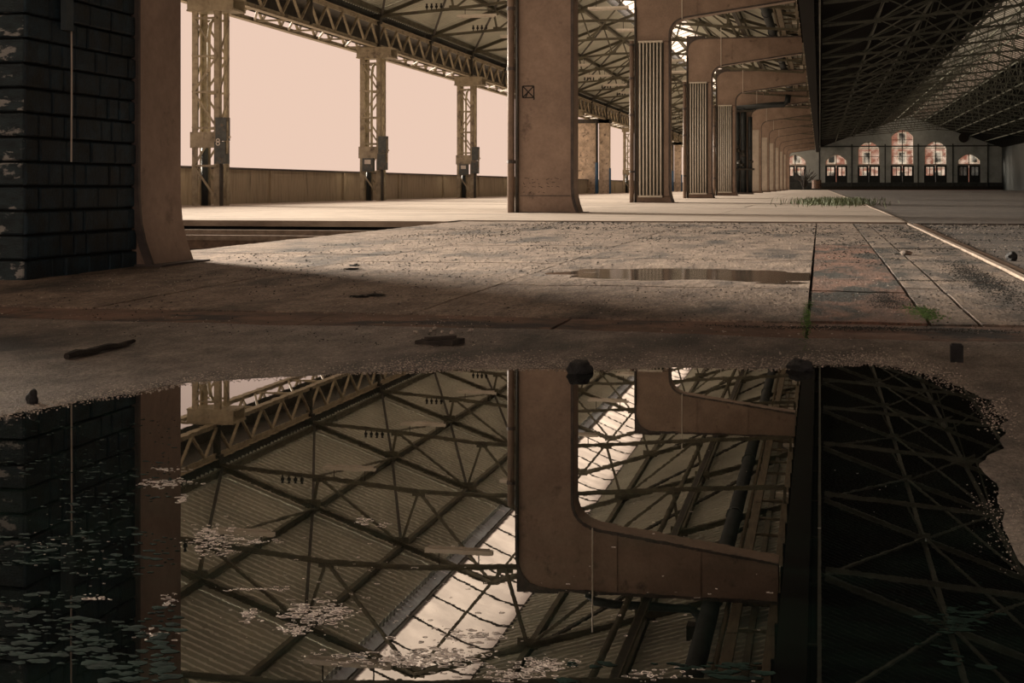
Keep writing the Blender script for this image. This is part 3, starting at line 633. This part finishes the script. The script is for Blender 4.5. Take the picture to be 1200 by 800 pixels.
# masonry remnants standing at two column positions
for yy, w0, lab in ((102.3, -19.5, 'pitted plaster wall stub with blue pipe seen right of the stencilled pier'), (156.7, -17.5, 'plaster wall stub far behind the tallest radiator')):
    t = thing('masonry_stub', (0, yy, 0), lab, 'wall stub')
    MB().box(w0, -15.65, -.2, .3, 0, 5.0).build('plaster_wall', 'plaster', t)
    MB().box(-15.35, -14.62, -.3, .4, 0, 5.25).build('plaster_pillar', 'plaster', t)
    MB().tube([(-15.5, -.35, 2.1), (-15.5, -.35, 5.2)], .1, 8).build('pipe', 'steel_dark', t); MB().tube([(-15.5, -.35, 0), (-15.5, -.35, 2.2)], .12, 8).build('pipe_guard', 'blue', t)
    MB().tube([(-14.55, -.35, 0), (-14.55, -.35, 1.8)], .07, 8).build('pipe_guard', 'blue', t)
    MB().box(w0, -15.6, -.26, -.2, 1.5, 1.58).build('string_course', 'plaster', t)
    MB().box(w0, -14.5, -.3, .4, 5.0, 5.3).build('lintel', 'steel_dark', t)

# ------------------------------------------------------------------ dark brick wall at the left
bw = thing('wall_brick', (0, 0, 0), 'dark blue painted brick wall at the left edge', None); bw['kind'] = 'structure'
BX, BY0, BY1 = -4.40, 7.46, 8.83
BZ0 = H(-4.3, 8.0) - .03
MB().box(-9, BX - .035, BY0 + .035, BY1 + .55, BZ0 - .1, 2.75).build('wall_core', 'mortar', bw)
MB().box(-9, BX - .01, BY0 + .01, BY1 + .55, 2.75, 7.2).build('upper_wall', 'render', bw)
ch = .140
for c in range(20):
    z0 = BZ0 + c * ch; z1 = z0 + ch
    y = BY0 - .0
    first = True
    while y < BY1 - .02:
        L = random.choice((.14, .16, .26, .28, .3)); y2 = min(BY1, y + L)
        if BY1 - y2 < .07: y2 = BY1
        d = random.uniform(-.006, .008); g_ = .007
        mb = MB(); x1 = BX + d
        e = .008
        xin = BX - .1
        ya, yb, za, zb = y + g_, y2 - g_, z0 + g_, z1 - g_
        mb.add([(xin, ya, za), (xin, yb, za), (xin, yb, zb), (xin, ya, zb), (x1 - e, ya, za), (x1 - e, yb, za), (x1 - e, yb, zb), (x1 - e, ya, zb),
                (x1, ya + e, za + e), (x1, yb - e, za + e), (x1, yb - e, zb - e), (x1, ya + e, zb - e)],
               [(0, 1, 5, 4), (1, 2, 6, 5), (2, 3, 7, 6), (3, 0, 4, 7), (4, 5, 9, 8), (5, 6, 10, 9), (6, 7, 11, 10), (7, 4, 8, 11), (8, 9, 10, 11), (0, 3, 2, 1)])
        mb.build('brick', 'brick', bw); y = y2
    x = BX - .004
    while x > -6.3:
        L = random.choice((.2, .26, .3)); x2 = x - L; d = random.uniform(-.005, .006); g_ = .007; e = .008
        y1_ = BY0 + .0 - d; yin = BY0 + .1; xa, xb, za, zb = x2 + g_, x - g_, z0 + g_, z1 - g_
        MB().add([(xa, yin, za), (xb, yin, za), (xb, yin, zb), (xa, yin, zb), (xa, y1_ + e, za), (xb, y1_ + e, za), (xb, y1_ + e, zb), (xa, y1_ + e, zb),
                  (xa + e, y1_, za + e), (xb - e, y1_, za + e), (xb - e, y1_, zb - e), (xa + e, y1_, zb - e)],
                 [(0, 1, 5, 4), (1, 2, 6, 5), (2, 3, 7, 6), (3, 0, 4, 7), (4, 5, 9, 8), (5, 6, 10, 9), (6, 7, 11, 10), (7, 4, 8, 11), (8, 9, 10, 11), (0, 3, 2, 1)]).build('brick', 'brick_white', bw)
        x = x2
pts = [(BX + .014, 7.95 + .004 * math.sin(k), 0.62 + k * .3) for k in range(17)]
o = MB().tube(pts, .006, 6).build('cable', 'panel'); tag(o, 'thin pale cable hanging down the dark brick wall', 'cable')
MB().box(BX + .005, BX + .04, 7.84, 7.93, 1.40, 1.75).build('cable_box', 'render', o)

# ------------------------------------------------------------------ right hall roof
RE, RR, RSL, RZ = 0.1, 13.5, 0.36, 6.55
def rroof(x): return RZ + RSL * (x - RE) if x <= RR else RZ + RSL * (RR - RE) - RSL * (x - RR)
def right_truss():
    t = thing('roof_truss', (0, 0, 0), '', 'roof truss', 'roof trusses of the right hall')
    n = 6; st_ = (RR - RE) / n; P = lambda x, z: (x, 0, z)
    bz = lambda x: RZ - .15 + .085 * min(x - RE, 2 * RR - RE - x)
    for s in (0, 1):
        f = (lambda x: x) if s == 0 else (lambda x: 2 * RR - x)
        MB().eye(P(f(RE), RZ), P(f(RR), rroof(RR)), .11, .11).build('top_chord', 'steel_green', t)
        MB().tee(P(f(RE), bz(RE)), P(f(RR), bz(RR)), .10, .09).build('bottom_chord', 'steel_green', t)
        for k in range(1, n + 1):
            x = RE + st_ * k; xp = x - st_ * .5
            MB().bar(P(f(xp + st_ * .3), bz(xp)), P(f(x), rroof(x)), .045, .045).build('diagonal', 'steel_green', t)
            if k < n: MB().bar(P(f(x), rroof(x)), P(f(x + st_ * .8), bz(x)), .045, .045).build('diagonal', 'steel_green', t)
            MB().box(f(x) - .12, f(x) + .12, -.02, .02, rroof(x) - .14, rroof(x) + .03).build('gusset', 'steel_green', t)
    return t
rt0 = right_truss()
for k, y in enumerate(TY[:26]):
    t = rt0 if k == 0 else copy_tree(rt0); t.location.y = y
    t['label'] = 'thin grey green roof truss of the dark right hall, %s from the camera' % ORD[k]
for k in range(1, 12):
    x = RE + (RR - RE) / 6 * k
    if abs(x - RR) < .1: x += .3
    purlin(x, rroof(x) + .11, .08, .13, 'steel_green', 'grey green purlin of the dark right roof, %s from the runway girder' % ORD[k - 1], grp='purlins of the right roof')
for k in range(0, 14):
    y0, y1 = TY[k], TY[k + 1]; x1 = RE + (RR - RE) / 6; x2 = RE + (RR - RE) / 3
    for a, b, nm in ((RE, x1, 'outer'), (x2, x1, 'middle')):
        o = MB().bar((a, y0, rroof(a) - .04), (b, y1, rroof(b) - .04), .06, .04).build('wind_brace', 'steel_green'); tag(o, '%s diagonal brace behind the %s truss of the right hall' % (nm, ORD[k]), 'brace', 'wind braces of the right roof')
ceil2 = MB().box(-.56, RE - .02, -6, 234, RZ + .38, RZ + .40).build('ceiling_right', 'sheet_dark'); tag(ceil2, 'black roof of the right hall', None, kind='structure')
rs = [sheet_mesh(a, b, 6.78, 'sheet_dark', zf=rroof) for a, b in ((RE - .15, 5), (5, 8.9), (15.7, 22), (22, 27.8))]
sky_r = thing('window_2', (0, 0, 0), 'dirty louvred ridge skylight of the right hall', None); sky_r['kind'] = 'structure'
dp = []
for a, b in ((8.9, RR), (RR, 15.7)):
    dp.append(MB().add([(a, 0, rroof(a) + .25), (b, 0, rroof(b) + .25), (b, 1.1, rroof(b) + .25), (a, 1.1, rroof(a) + .25)], [(0, 1, 2, 3)]).mesh('pane', 'dirtyglass'))
    dp.append(MB().bar((a, 0, rroof(a) + .24), (b, 0, rroof(b) + .24), .10, .06).mesh('glazing_bar', 'steel_dark'))
for y in BY:
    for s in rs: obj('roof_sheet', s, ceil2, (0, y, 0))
    for j in range(6):
        if y + j * 1.133 < 10: continue
        for m_ in dp: obj(m_.name.split('.')[0], m_, sky_r, (0, y + j * 1.133, 0))
MB().box(8.6, 16.0, -6.6, 14, rroof(9.9) + 1.5, rroof(9.9) + 1.6).build('roof_cap', 'sheet_dark', ceil2)
wr = MB().box(27.5, 27.8, -8, 236, -.3, 6.8).build('wall_right', 'door'); tag(wr, 'dark side wall of the right hall', None, kind='structure')

# ------------------------------------------------------------------ far end wall with arched windows
WY = 235.0
WIN = [(-3.85, 3.4, 5.6, 'small arched window beside the last portal pier'), (2.5, 3.4, 5.6, 'small arched window left of the tall ones'), (7.5, 3.4, 7.6, 'medium arched window left of the tallest one'),
       (12.6, 3.5, 9.4, 'tallest arched window in the middle of the end wall'), (17.6, 3.4, 7.6, 'medium arched window right of the tallest one'), (22.6, 3.4, 5.6, 'small arched window at the right end')]
SILL = 1.25
def arch_pts(xc, wd, zt, rise=1.1, n=10):
    hw = wd / 2; return [(xc - hw + wd * i / n, zt - rise + rise * math.sin(math.pi * i / n) ** .8) for i in range(n + 1)]
fw = thing('wall_far', (0, 0, 0), 'whitewashed end wall with arched windows', None); fw['kind'] = 'structure'
edges = [-17.0] + [v for (xc, wd, zt, _) in WIN for v in (xc - wd / 2, xc + wd / 2)] + [27.8]
for a, b in zip(edges[0::2], edges[1::2]): MB().box(a, b, WY, WY + .5, 0, 12.2).build('wall_panel', 'whitewash', fw)
for (xc, wd, zt, lab) in WIN:
    ap = arch_pts(xc, wd, zt)
    MB().prism(ap + [(xc + wd / 2, 12.2), (xc - wd / 2, 12.2)], WY, WY + .5).build('wall_over_arch', 'whitewash', fw)
    MB().box(xc - wd / 2, xc + wd / 2, WY, WY + .5, 0, SILL).build('wall_under_sill', 'dado', fw)
MB().box(-17, 27.5, WY - .08, WY - .01, 0, 1.15).build('dado', 'dado', fw)
MB().box(0, 27.5, WY - .1, WY - .01, 6.75, 6.95).build('string_course', 'dado', fw)
MB().box(0, 27.5, WY - 1.0, WY - .08, 0, .55).build('loading_step', 'steel_dark', fw)
for x in (-.1, 4.9, 10.0, 15.0, 20.2, 25.4): MB().tube([(x, WY - .1, .5), (x, WY - .1, 7.2)], .09, 6).build('wall_pipe', 'dado', fw)
MB().tube([(21.8, WY - .5, 8.1), (21.8, WY - .1, 8.1)], .75, 16).build('round_plate', 'steel_dark', fw)
for k, (xc, wd, zt, lab) in enumerate(WIN):
    t = thing('window_%d' % (k + 3), (0, WY + .1, 0), lab, None); t['kind'] = 'structure'
    ap = arch_pts(xc, wd, zt); dz = 3.95
    MB().prism([(xc - wd / 2, dz), (xc + wd / 2, dz)] + ap[::-1], .12, .13).build('pane', 'windowglass', t)
    mb = MB()
    for p, q in zip(ap, ap[1:]): mb.bar((p[0], .05, p[1]), (q[0], .05, q[1]), .16, .16, up=(0, 1, 0))
    for x in (xc - wd / 2 + .06, xc + wd / 2 - .06): mb.bar((x, .05, dz), (x, .05, zt - 1.1), .16, .16)
    mb.bar((xc - wd / 2, .05, dz), (xc + wd / 2, .05, dz), .2, .2)
    mb.build('frame', 'white', t)
    mb = MB(); mb.bar((xc, 0, dz), (xc, 0, zt), .12, .12); zz = dz + 1.3
    while zz < zt - .8: mb.bar((xc - wd / 2, .02, zz), (xc + wd / 2, .02, zz), .07, .07); zz += 1.3
    mb.build('mullion', 'steel_dark', t)
    for s in (-1, 1):
        xa, xb = (xc - wd / 2, xc - .04) if s < 0 else (xc + .04, xc + wd / 2)
        d = MB(); d.box(xa, xa + .3, 0, .1, SILL, dz); d.box(xb - .3, xb, 0, .1, SILL, dz); d.box(xa + .3, xb - .3, 0, .1, SILL, SILL + 1.0); d.box(xa + .3, xb - .3, 0, .1, dz - .35, dz)
        dd = d.build('door_leaf', 'door', t)
        MB().box(xa + .3, xb - .3, .04, .06, SILL + 1.0, dz - .35).build('pane', 'windowglass' if k != 5 else 'greyglass', dd)
        MB().box((xa + xb) / 2 - .05, (xa + xb) / 2 + .05, 0, .08, SILL + 1, dz - .35).build('glazing_bar', 'door', dd)
# brick building across the street, seen through the windows
bt = thing('brick_building', (0, 262, 0), 'pink red brick building with white windows seen through the arched windows', 'building')
MB().box(-12, 34, 0, 6, -1.2, 14).build('facade', 'redbrick', bt)
wm = MB(); wm.box(-.75, .75, -.12, 0, -1.1, 1.1); wm = wm.mesh('window_frame', 'white'); wp = MB().box(-.5, .5, -.16, -.12, -.85, .85).mesh('window_pane', 'door')
for xx in range(-10, 34, 3):
    for zz in (2.2, 5.6, 9.0): obj('window_frame', wm, bt, (xx, 0, zz)); obj('window_pane', wp, bt, (xx, 0, zz))
for zz in (3.95, 7.3): MB().box(-12, 34, -.1, 0, zz - .2, zz + .2).build('string_course', 'white', bt)
# junk at the end wall
t = thing('shrub', (-2.4, 222, 0), 'bare bushy shrub by the far end wall', 'shrub')
mb = MB()
for k in range(60):
    a = random.random() * 6.28; r_ = random.uniform(.3, 1.3); mb.tube([(0, 0, 0), (r_ * .5 * math.cos(a), r_ * .5 * math.sin(a), random.uniform(1, 1.8)), (r_ * 1.5 * math.cos(a), r_ * math.sin(a), random.uniform(1.6, 3.2))], .035, 4)
mb.build('branches', 'wood_dark', t)
t = thing('oil_tank', (.3, 227, 0), 'dark red tank standing by the far end wall', 'tank')
MB().tube([(-.8, 0, .2), (-.8, 0, .25), (-.8, 0, 1.5), (-.8, 0, 1.6)], [.6, .7, .7, .5], 14).build('body', 'channel', t); MB().box(-1.5, -.1, -.6, .6, 0, .22).build('plinth', 'dado', t)

# ------------------------------------------------------------------ small things on the floor
def rock(px, py, r_, sq, lab, m='rock', z=None, name='rock', jit=.18):
    z0 = WATER if z is None else None
    p = ground(px, py, WATER if z is None else -0.06)
    zz = H(p.x, p.y) if z is not None else max(H(p.x, p.y), WATER - .01)
    o = MB().lump((0, 0, r_ * sq[2] * .55), r_, sq, jit, 3).build(name, m, None, True, (p.x, p.y, zz)); return tag(o, lab, 'rock')
rock(680, 436, .048, (1.15, .8, .58), 'black wet rock standing in the puddle below the stencilled pier')
rock(937, 433, .046, (1.1, .8, .55), 'black wet rock at the puddle edge below the rusty slabs')
rock(38, 474, .020, (.8, .7, 1.2), 'small dark stub of rock at the left puddle shore')
t = thing('brick_stub', ground(1121, 424, -.1), 'small dark upright brick stub at the right puddle shore', 'brick')
MB().box(-.02, .02, -.015, .02, -.02, .055).build('body', 'rock', t); MB().box(-.016, .015, -.012, .015, .055, .06).build('broken_top', 'rock', t)
rock(1062, 301, .045, (1, .8, .5), 'grey cobble on the slabs beside the rusty strip', 'crumb', 0)
rock(1186, 306, .05, (1, .8, .7), 'round dark stone lying against the edge rail', 'rock', 0)
# stick
a, b = ground(78, 420, -.08), ground(157, 404, -.08); za, zb = H(a.x, a.y), H(b.x, b.y)
t = thing('wood_stick', (a.x, a.y, za), 'dark broken stick lying on the floor left of the puddle', 'stick')
mb = MB(); v = Vector((b.x - a.x, b.y - a.y, zb - za))
mb.tube([v * t_ + Vector((0, .006 * math.sin(t_ * 9), .011 + .003 * math.sin(t_ * 14))) for t_ in [i / 8 for i in range(9)]], [.011, .014, .012, .014, .011, .012, .01, .009, .006], 7).build('shaft', 'wood_dark', t)
MB().tube([v * .8 + Vector((0, 0, .012)), v * .86 + Vector((.01, .04, .02))], [.006, .003], 5).build('twig', 'wood_dark', t)
# dark flat board scrap and pale rubble
p = ground(515, 404, -.09)
t = thing('board_scrap', (p.x, p.y, H(p.x, p.y)), 'dark flat wood scrap on the puddle shore below pale crumbs', 'board')
MB().add([(-.085, -.02, 0), (.06, -.045, 0), (.085, .03, 0), (-.03, .04, 0), (-.085, -.02, .012), (.06, -.045, .018), (.085, .03, .02), (-.03, .04, .022)], [(0, 3, 2, 1), (4, 5, 6, 7), (0, 1, 5, 4), (1, 2, 6, 5), (2, 3, 7, 6), (3, 0, 4, 7)]).build('board', 'wood_dark', t)
MB().bar((-.05, -.02, .02), (.06, .01, .026), .012, .01).build('splinter', 'wood_dark', t)
for k in range(9):
    px = 488 + k * 8 + random.uniform(-3, 3); p = ground(px, 392 + random.uniform(-3, 2), -.085)
    o = MB().lump((0, 0, .006), random.uniform(.007, .014), (1, .8, .7), .3, 1).build('rubble_crumb', 'grit', None, False, (p.x, p.y, H(p.x, p.y)))
    tag(o, 'pale crumb of mortar lying above the dark wood scrap', 'crumb', 'pale crumbs above the board')
for px, py in ((412, 317), (440, 345), (420, 346), (1055, 300), (415, 313)):
    p = ground(px, py, -.06); o = MB().lump((0, 0, .003), .026, (1.6, .9, .24), .8, 3).build('dirt_clod', 'joint', None, False, (p.x, p.y, H(p.x, p.y)))
    tag(o, 'flat dark clod of dirt at %s' % {412: 'the shadow end of the brick wall', 440: 'the middle left', 420: 'the left above the channel', 1055: 'the slabs beside the cobble', 415: 'the foot of the pit edge'}[px], 'dirt clod')
def octa(mb, c, r_, fl=.6):
    x, y, z = c; a = random.random() * 1.5; ca, sa = math.cos(a) * r_, math.sin(a) * r_
    mb.add([(x + ca, y + sa, z), (x - sa, y + ca, z), (x - ca, y - sa, z), (x + sa, y - ca, z), (x, y, z + r_ * fl), (x, y, z - r_ * .4)],
           [(0, 1, 4), (1, 2, 4), (2, 3, 4), (3, 0, 4), (1, 0, 5), (2, 1, 5), (3, 2, 5), (0, 3, 5)])
HG = {}
def Hq(x, y):
    k = (int(x * 10), int(y * 5))
    if k not in HG: HG[k] = H(x, y)
    return HG[k]
for nm, mt, cnt, lab in (('pale_floor_grit', 'grit', 9000, 'pale grit scattered over the floor'), ('dark_floor_grit', 'joint', 9000, 'dark grit and dirt crumbs scattered over the floor')):
    mb = MB(); off = 0 if mt == 'grit' else 40
    while len(mb.f) < cnt * 8:
        x, y = random.uniform(-4.3, 4.0), 4.9 + 15 * random.random() ** 1.3
        if 1.1 < x < 1.24 or (math.hypot((x + .83) / .8, (y - 8.95) / .6) < 1): continue
        if noise.noise(Vector((x * 1.6 + off, y * .9, 2))) + random.uniform(-.5, .25) < 0: continue
        octa(mb, (x, y, Hq(x, y) + .001), random.choice((.5, .6, .6, .8, .8, 1.1, 1.6)) * .0006 * y, .55)
    tag(mb.build(nm, mt), lab, 'grit', kind='stuff')
mb = MB()
for k in range(9000):
    i = random.choice((2, 3, 4, 5, 6, 7, 7, 8, 8, 9, 9, 10, 11, 12, 13, 14, 15, 17, 20)); u = random.random(); x = SHORE[i][0] * (1 - u) + SHORE[i + 1][0] * u; y = SHORE[i][1] * (1 - u) + SHORE[i + 1][1] * u
    y += random.gauss(0.05, .14); x += random.gauss(0, .03); h = H(x, y)
    if h < WATER - .004: continue
    octa(mb, (x, y, max(h, WATER) + .0002), random.choice((.4, .5, .65, .8)) * .001 * max(1.2, y * CT - x * ST))
tag(mb.build('shore_grit', 'grit'), 'pale grit along the shore of the large puddle', 'grit', kind='stuff')
# foam and floating flecks
mb = MB()
def fleck(px, py, r_):
    p = ground(px, py, WATER)
    if sd(p.x, p.y) > -.01: return
    if random.random() < .6:                      # bubble rings and broken loops
        n, m_ = 10, 4; vs = []; fs = []; sx, sy = random.uniform(.8, 2.0), random.uniform(.7, 1.3); ph = random.random() * 9
        full = random.random() < .5; last = n if full else random.randint(4, 8); tk = r_ * random.uniform(.2, .38)
        for a in range(n):
            k = 1 + .25 * math.sin(a * 2.1 + ph)
            for b in range(m_):
                A, B = 2 * math.pi * a / n + ph, 2 * math.pi * b / m_; rr = r_ * 1.5 * k + tk * math.cos(B)
                vs.append((p.x + rr * sx * math.cos(A), p.y + rr * sy * math.sin(A), WATER + .0004 + tk * .6 * math.sin(B)))
        for a in range(last if full else last - 1):
            for b in range(m_): fs.append((a * m_ + b, ((a + 1) % n) * m_ + b, ((a + 1) % n) * m_ + (b + 1) % m_, a * m_ + (b + 1) % m_))
        mb.add(vs, fs)
    else: mb.lump((p.x, p.y, WATER), r_ * .8, (random.uniform(.8, 2.0), 1, .3), .5, 1)
for (cx, cy, wx, wy, n, sz) in [(250, 632, 22, 12, 170, .0030), (195, 566, 22, 3.5, 70, .0030), (215, 585, 6, 3, 16, .003), (200, 550, 18, 2, 25, .0025), (428, 610, 9, 3, 14, .0035), (448, 614, 6, 2, 8, .0035), (300, 690, 30, 1.5, 20, .003),
        (292, 720, 7, 4, 22, .003), (365, 722, 26, 11, 90, .0034), (345, 738, 14, 3, 30, .003), (395, 718, 16, 5, 40, .003), (470, 772, 30, 6, 60, .0034), (520, 770, 36, 9, 110, .0032), (600, 790, 30, 6, 60, .003), (640, 778, 25, 5, 70, .003), (560, 745, 26, 6, 40, .0028), (410, 770, 30, 6, 25, .003),
        (180, 742, 20, 5, 14, .003), (200, 705, 12, 4, 14, .003), (110, 700, 14, 3, 10, .003), (90, 640, 40, 30, 30, .002), (450, 700, 130, 60, 60, .0022), (760, 690, 120, 60, 20, .002), (760, 790, 40, 5, 20, .0028), (300, 634, 20, 2, 25, .003), (960, 560, 100, 60, 10, .002)]:
    for k in range(int(n * 1.7)): fleck(random.gauss(cx, wx * .75), min(798, random.gauss(cy, wy * .75)), sz * .62 * random.choice((.5, .7, .8, 1, 1.3)))
tag(mb.build('foam_flecks', 'foam'), 'pale foam flecks and bubbles floating on the puddle', 'foam', kind='stuff')
# algae film at the left and a few scraps at the right
mb = MB()
for k in range(1700):
    if k < 1450: px, py = random.uniform(-60, 215) - 20 * random.random(), random.uniform(490, 798)
    elif k < 1580: px, py = random.gauss(1130, 18), random.gauss(735, 18)
    else: px, py = random.uniform(640, 900), random.uniform(776, 798)
    if py > 798: continue
    p = ground(px, py, WATER)
    if sd(p.x, p.y) > -.03 or noise.noise(Vector((p.x * 5, p.y * 5, 9))) < -.12: continue
    n = 9; r_ = random.choice((.0015, .002, .0025, .003, .004, .006)) * (py - 200) / 420; ph = random.random() * 9
    ring = [(p.x + r_ * (1 + .45 * noise.noise(Vector((math.cos(a * .7) * 2 + ph, math.sin(a * .7) * 2, k)))) * 1.7 * math.cos(a * 2 * math.pi / n), p.y + r_ * (1 + .4 * math.sin(a * 1.9 + ph)) * math.sin(a * 2 * math.pi / n), WATER + .0004) for a in range(n)]
    mb.add(ring + [(p.x, p.y, WATER + .0012)], [(a, (a + 1) % n, n) for a in range(n)])
tag(mb.build('algae_film', 'algae'), 'dark green algae scraps floating on the puddle', 'algae', kind='stuff')
# weeds by the rail and moss on the slabs
t = thing('weed_patch', (0.4, 41.5, 0), 'low green weeds growing at the far end of the edge rail', 'weeds'); t['kind'] = 'stuff'
mb = MB()
for k in range(1800):
    x, y = random.gauss(0, .5), random.gauss(0, 2.6); h = random.uniform(.05, .22); a = random.random() * 6.28; w_ = .008
    dx, dy = math.cos(a), math.sin(a); lx, ly_ = random.uniform(-.1, .1), random.uniform(-.1, .1)
    mb.add([(x - dx * w_, y - dy * w_, 0), (x + dx * w_, y + dy * w_, 0), (x + lx * .6 + dx * w_, y + ly_ * .6 + dy * w_, h * .7), (x + lx * .6 - dx * w_, y + ly_ * .6 - dy * w_, h * .7), (x + lx, y + ly_, h)], [(0, 1, 2, 3), (3, 2, 4)])
tag(mb.build('leaf_blades', 'grass', t), kind='stuff')
def moss(px, py, rx, ry, n, lab, h=.01, m='moss'):
    n *= 3; h *= .6
    c = ground(px, py, -.07); mb = MB()
    for k in range(n):
        x, y = c.x + random.gauss(0, rx), c.y + random.gauss(0, ry); octa(mb, (x, y, H(x, y) + .001), random.uniform(.002, h), .45)
    tag(mb.build('moss_patch', m), lab, 'moss', kind='stuff')
moss(1078, 366, .035, .16, 420, 'bright green moss patch in the joint right of the rusty slabs')
moss(1040, 352, .05, .3, 300, 'dark moss along the joint above the bright green patch', .008, 'joint')
moss(946, 370, .012, .35, 260, 'dark moss in the joint on the left of the rusty slabs', .007, 'moss')
moss(1010, 383, .3, .03, 500, 'dark dirt line along the lower edge of the rusty slabs', .008, 'joint')
moss(1060, 331, .35, .03, 300, 'dark dirt line across the grey slabs', .008, 'joint')
moss(1060, 295, .35, .06, 300, 'dark dirt line across the slabs by the cobble', .009, 'joint')
moss(1150, 330, .06, .9, 700, 'band of black dirt beside the pale edge rail', .012, 'joint')
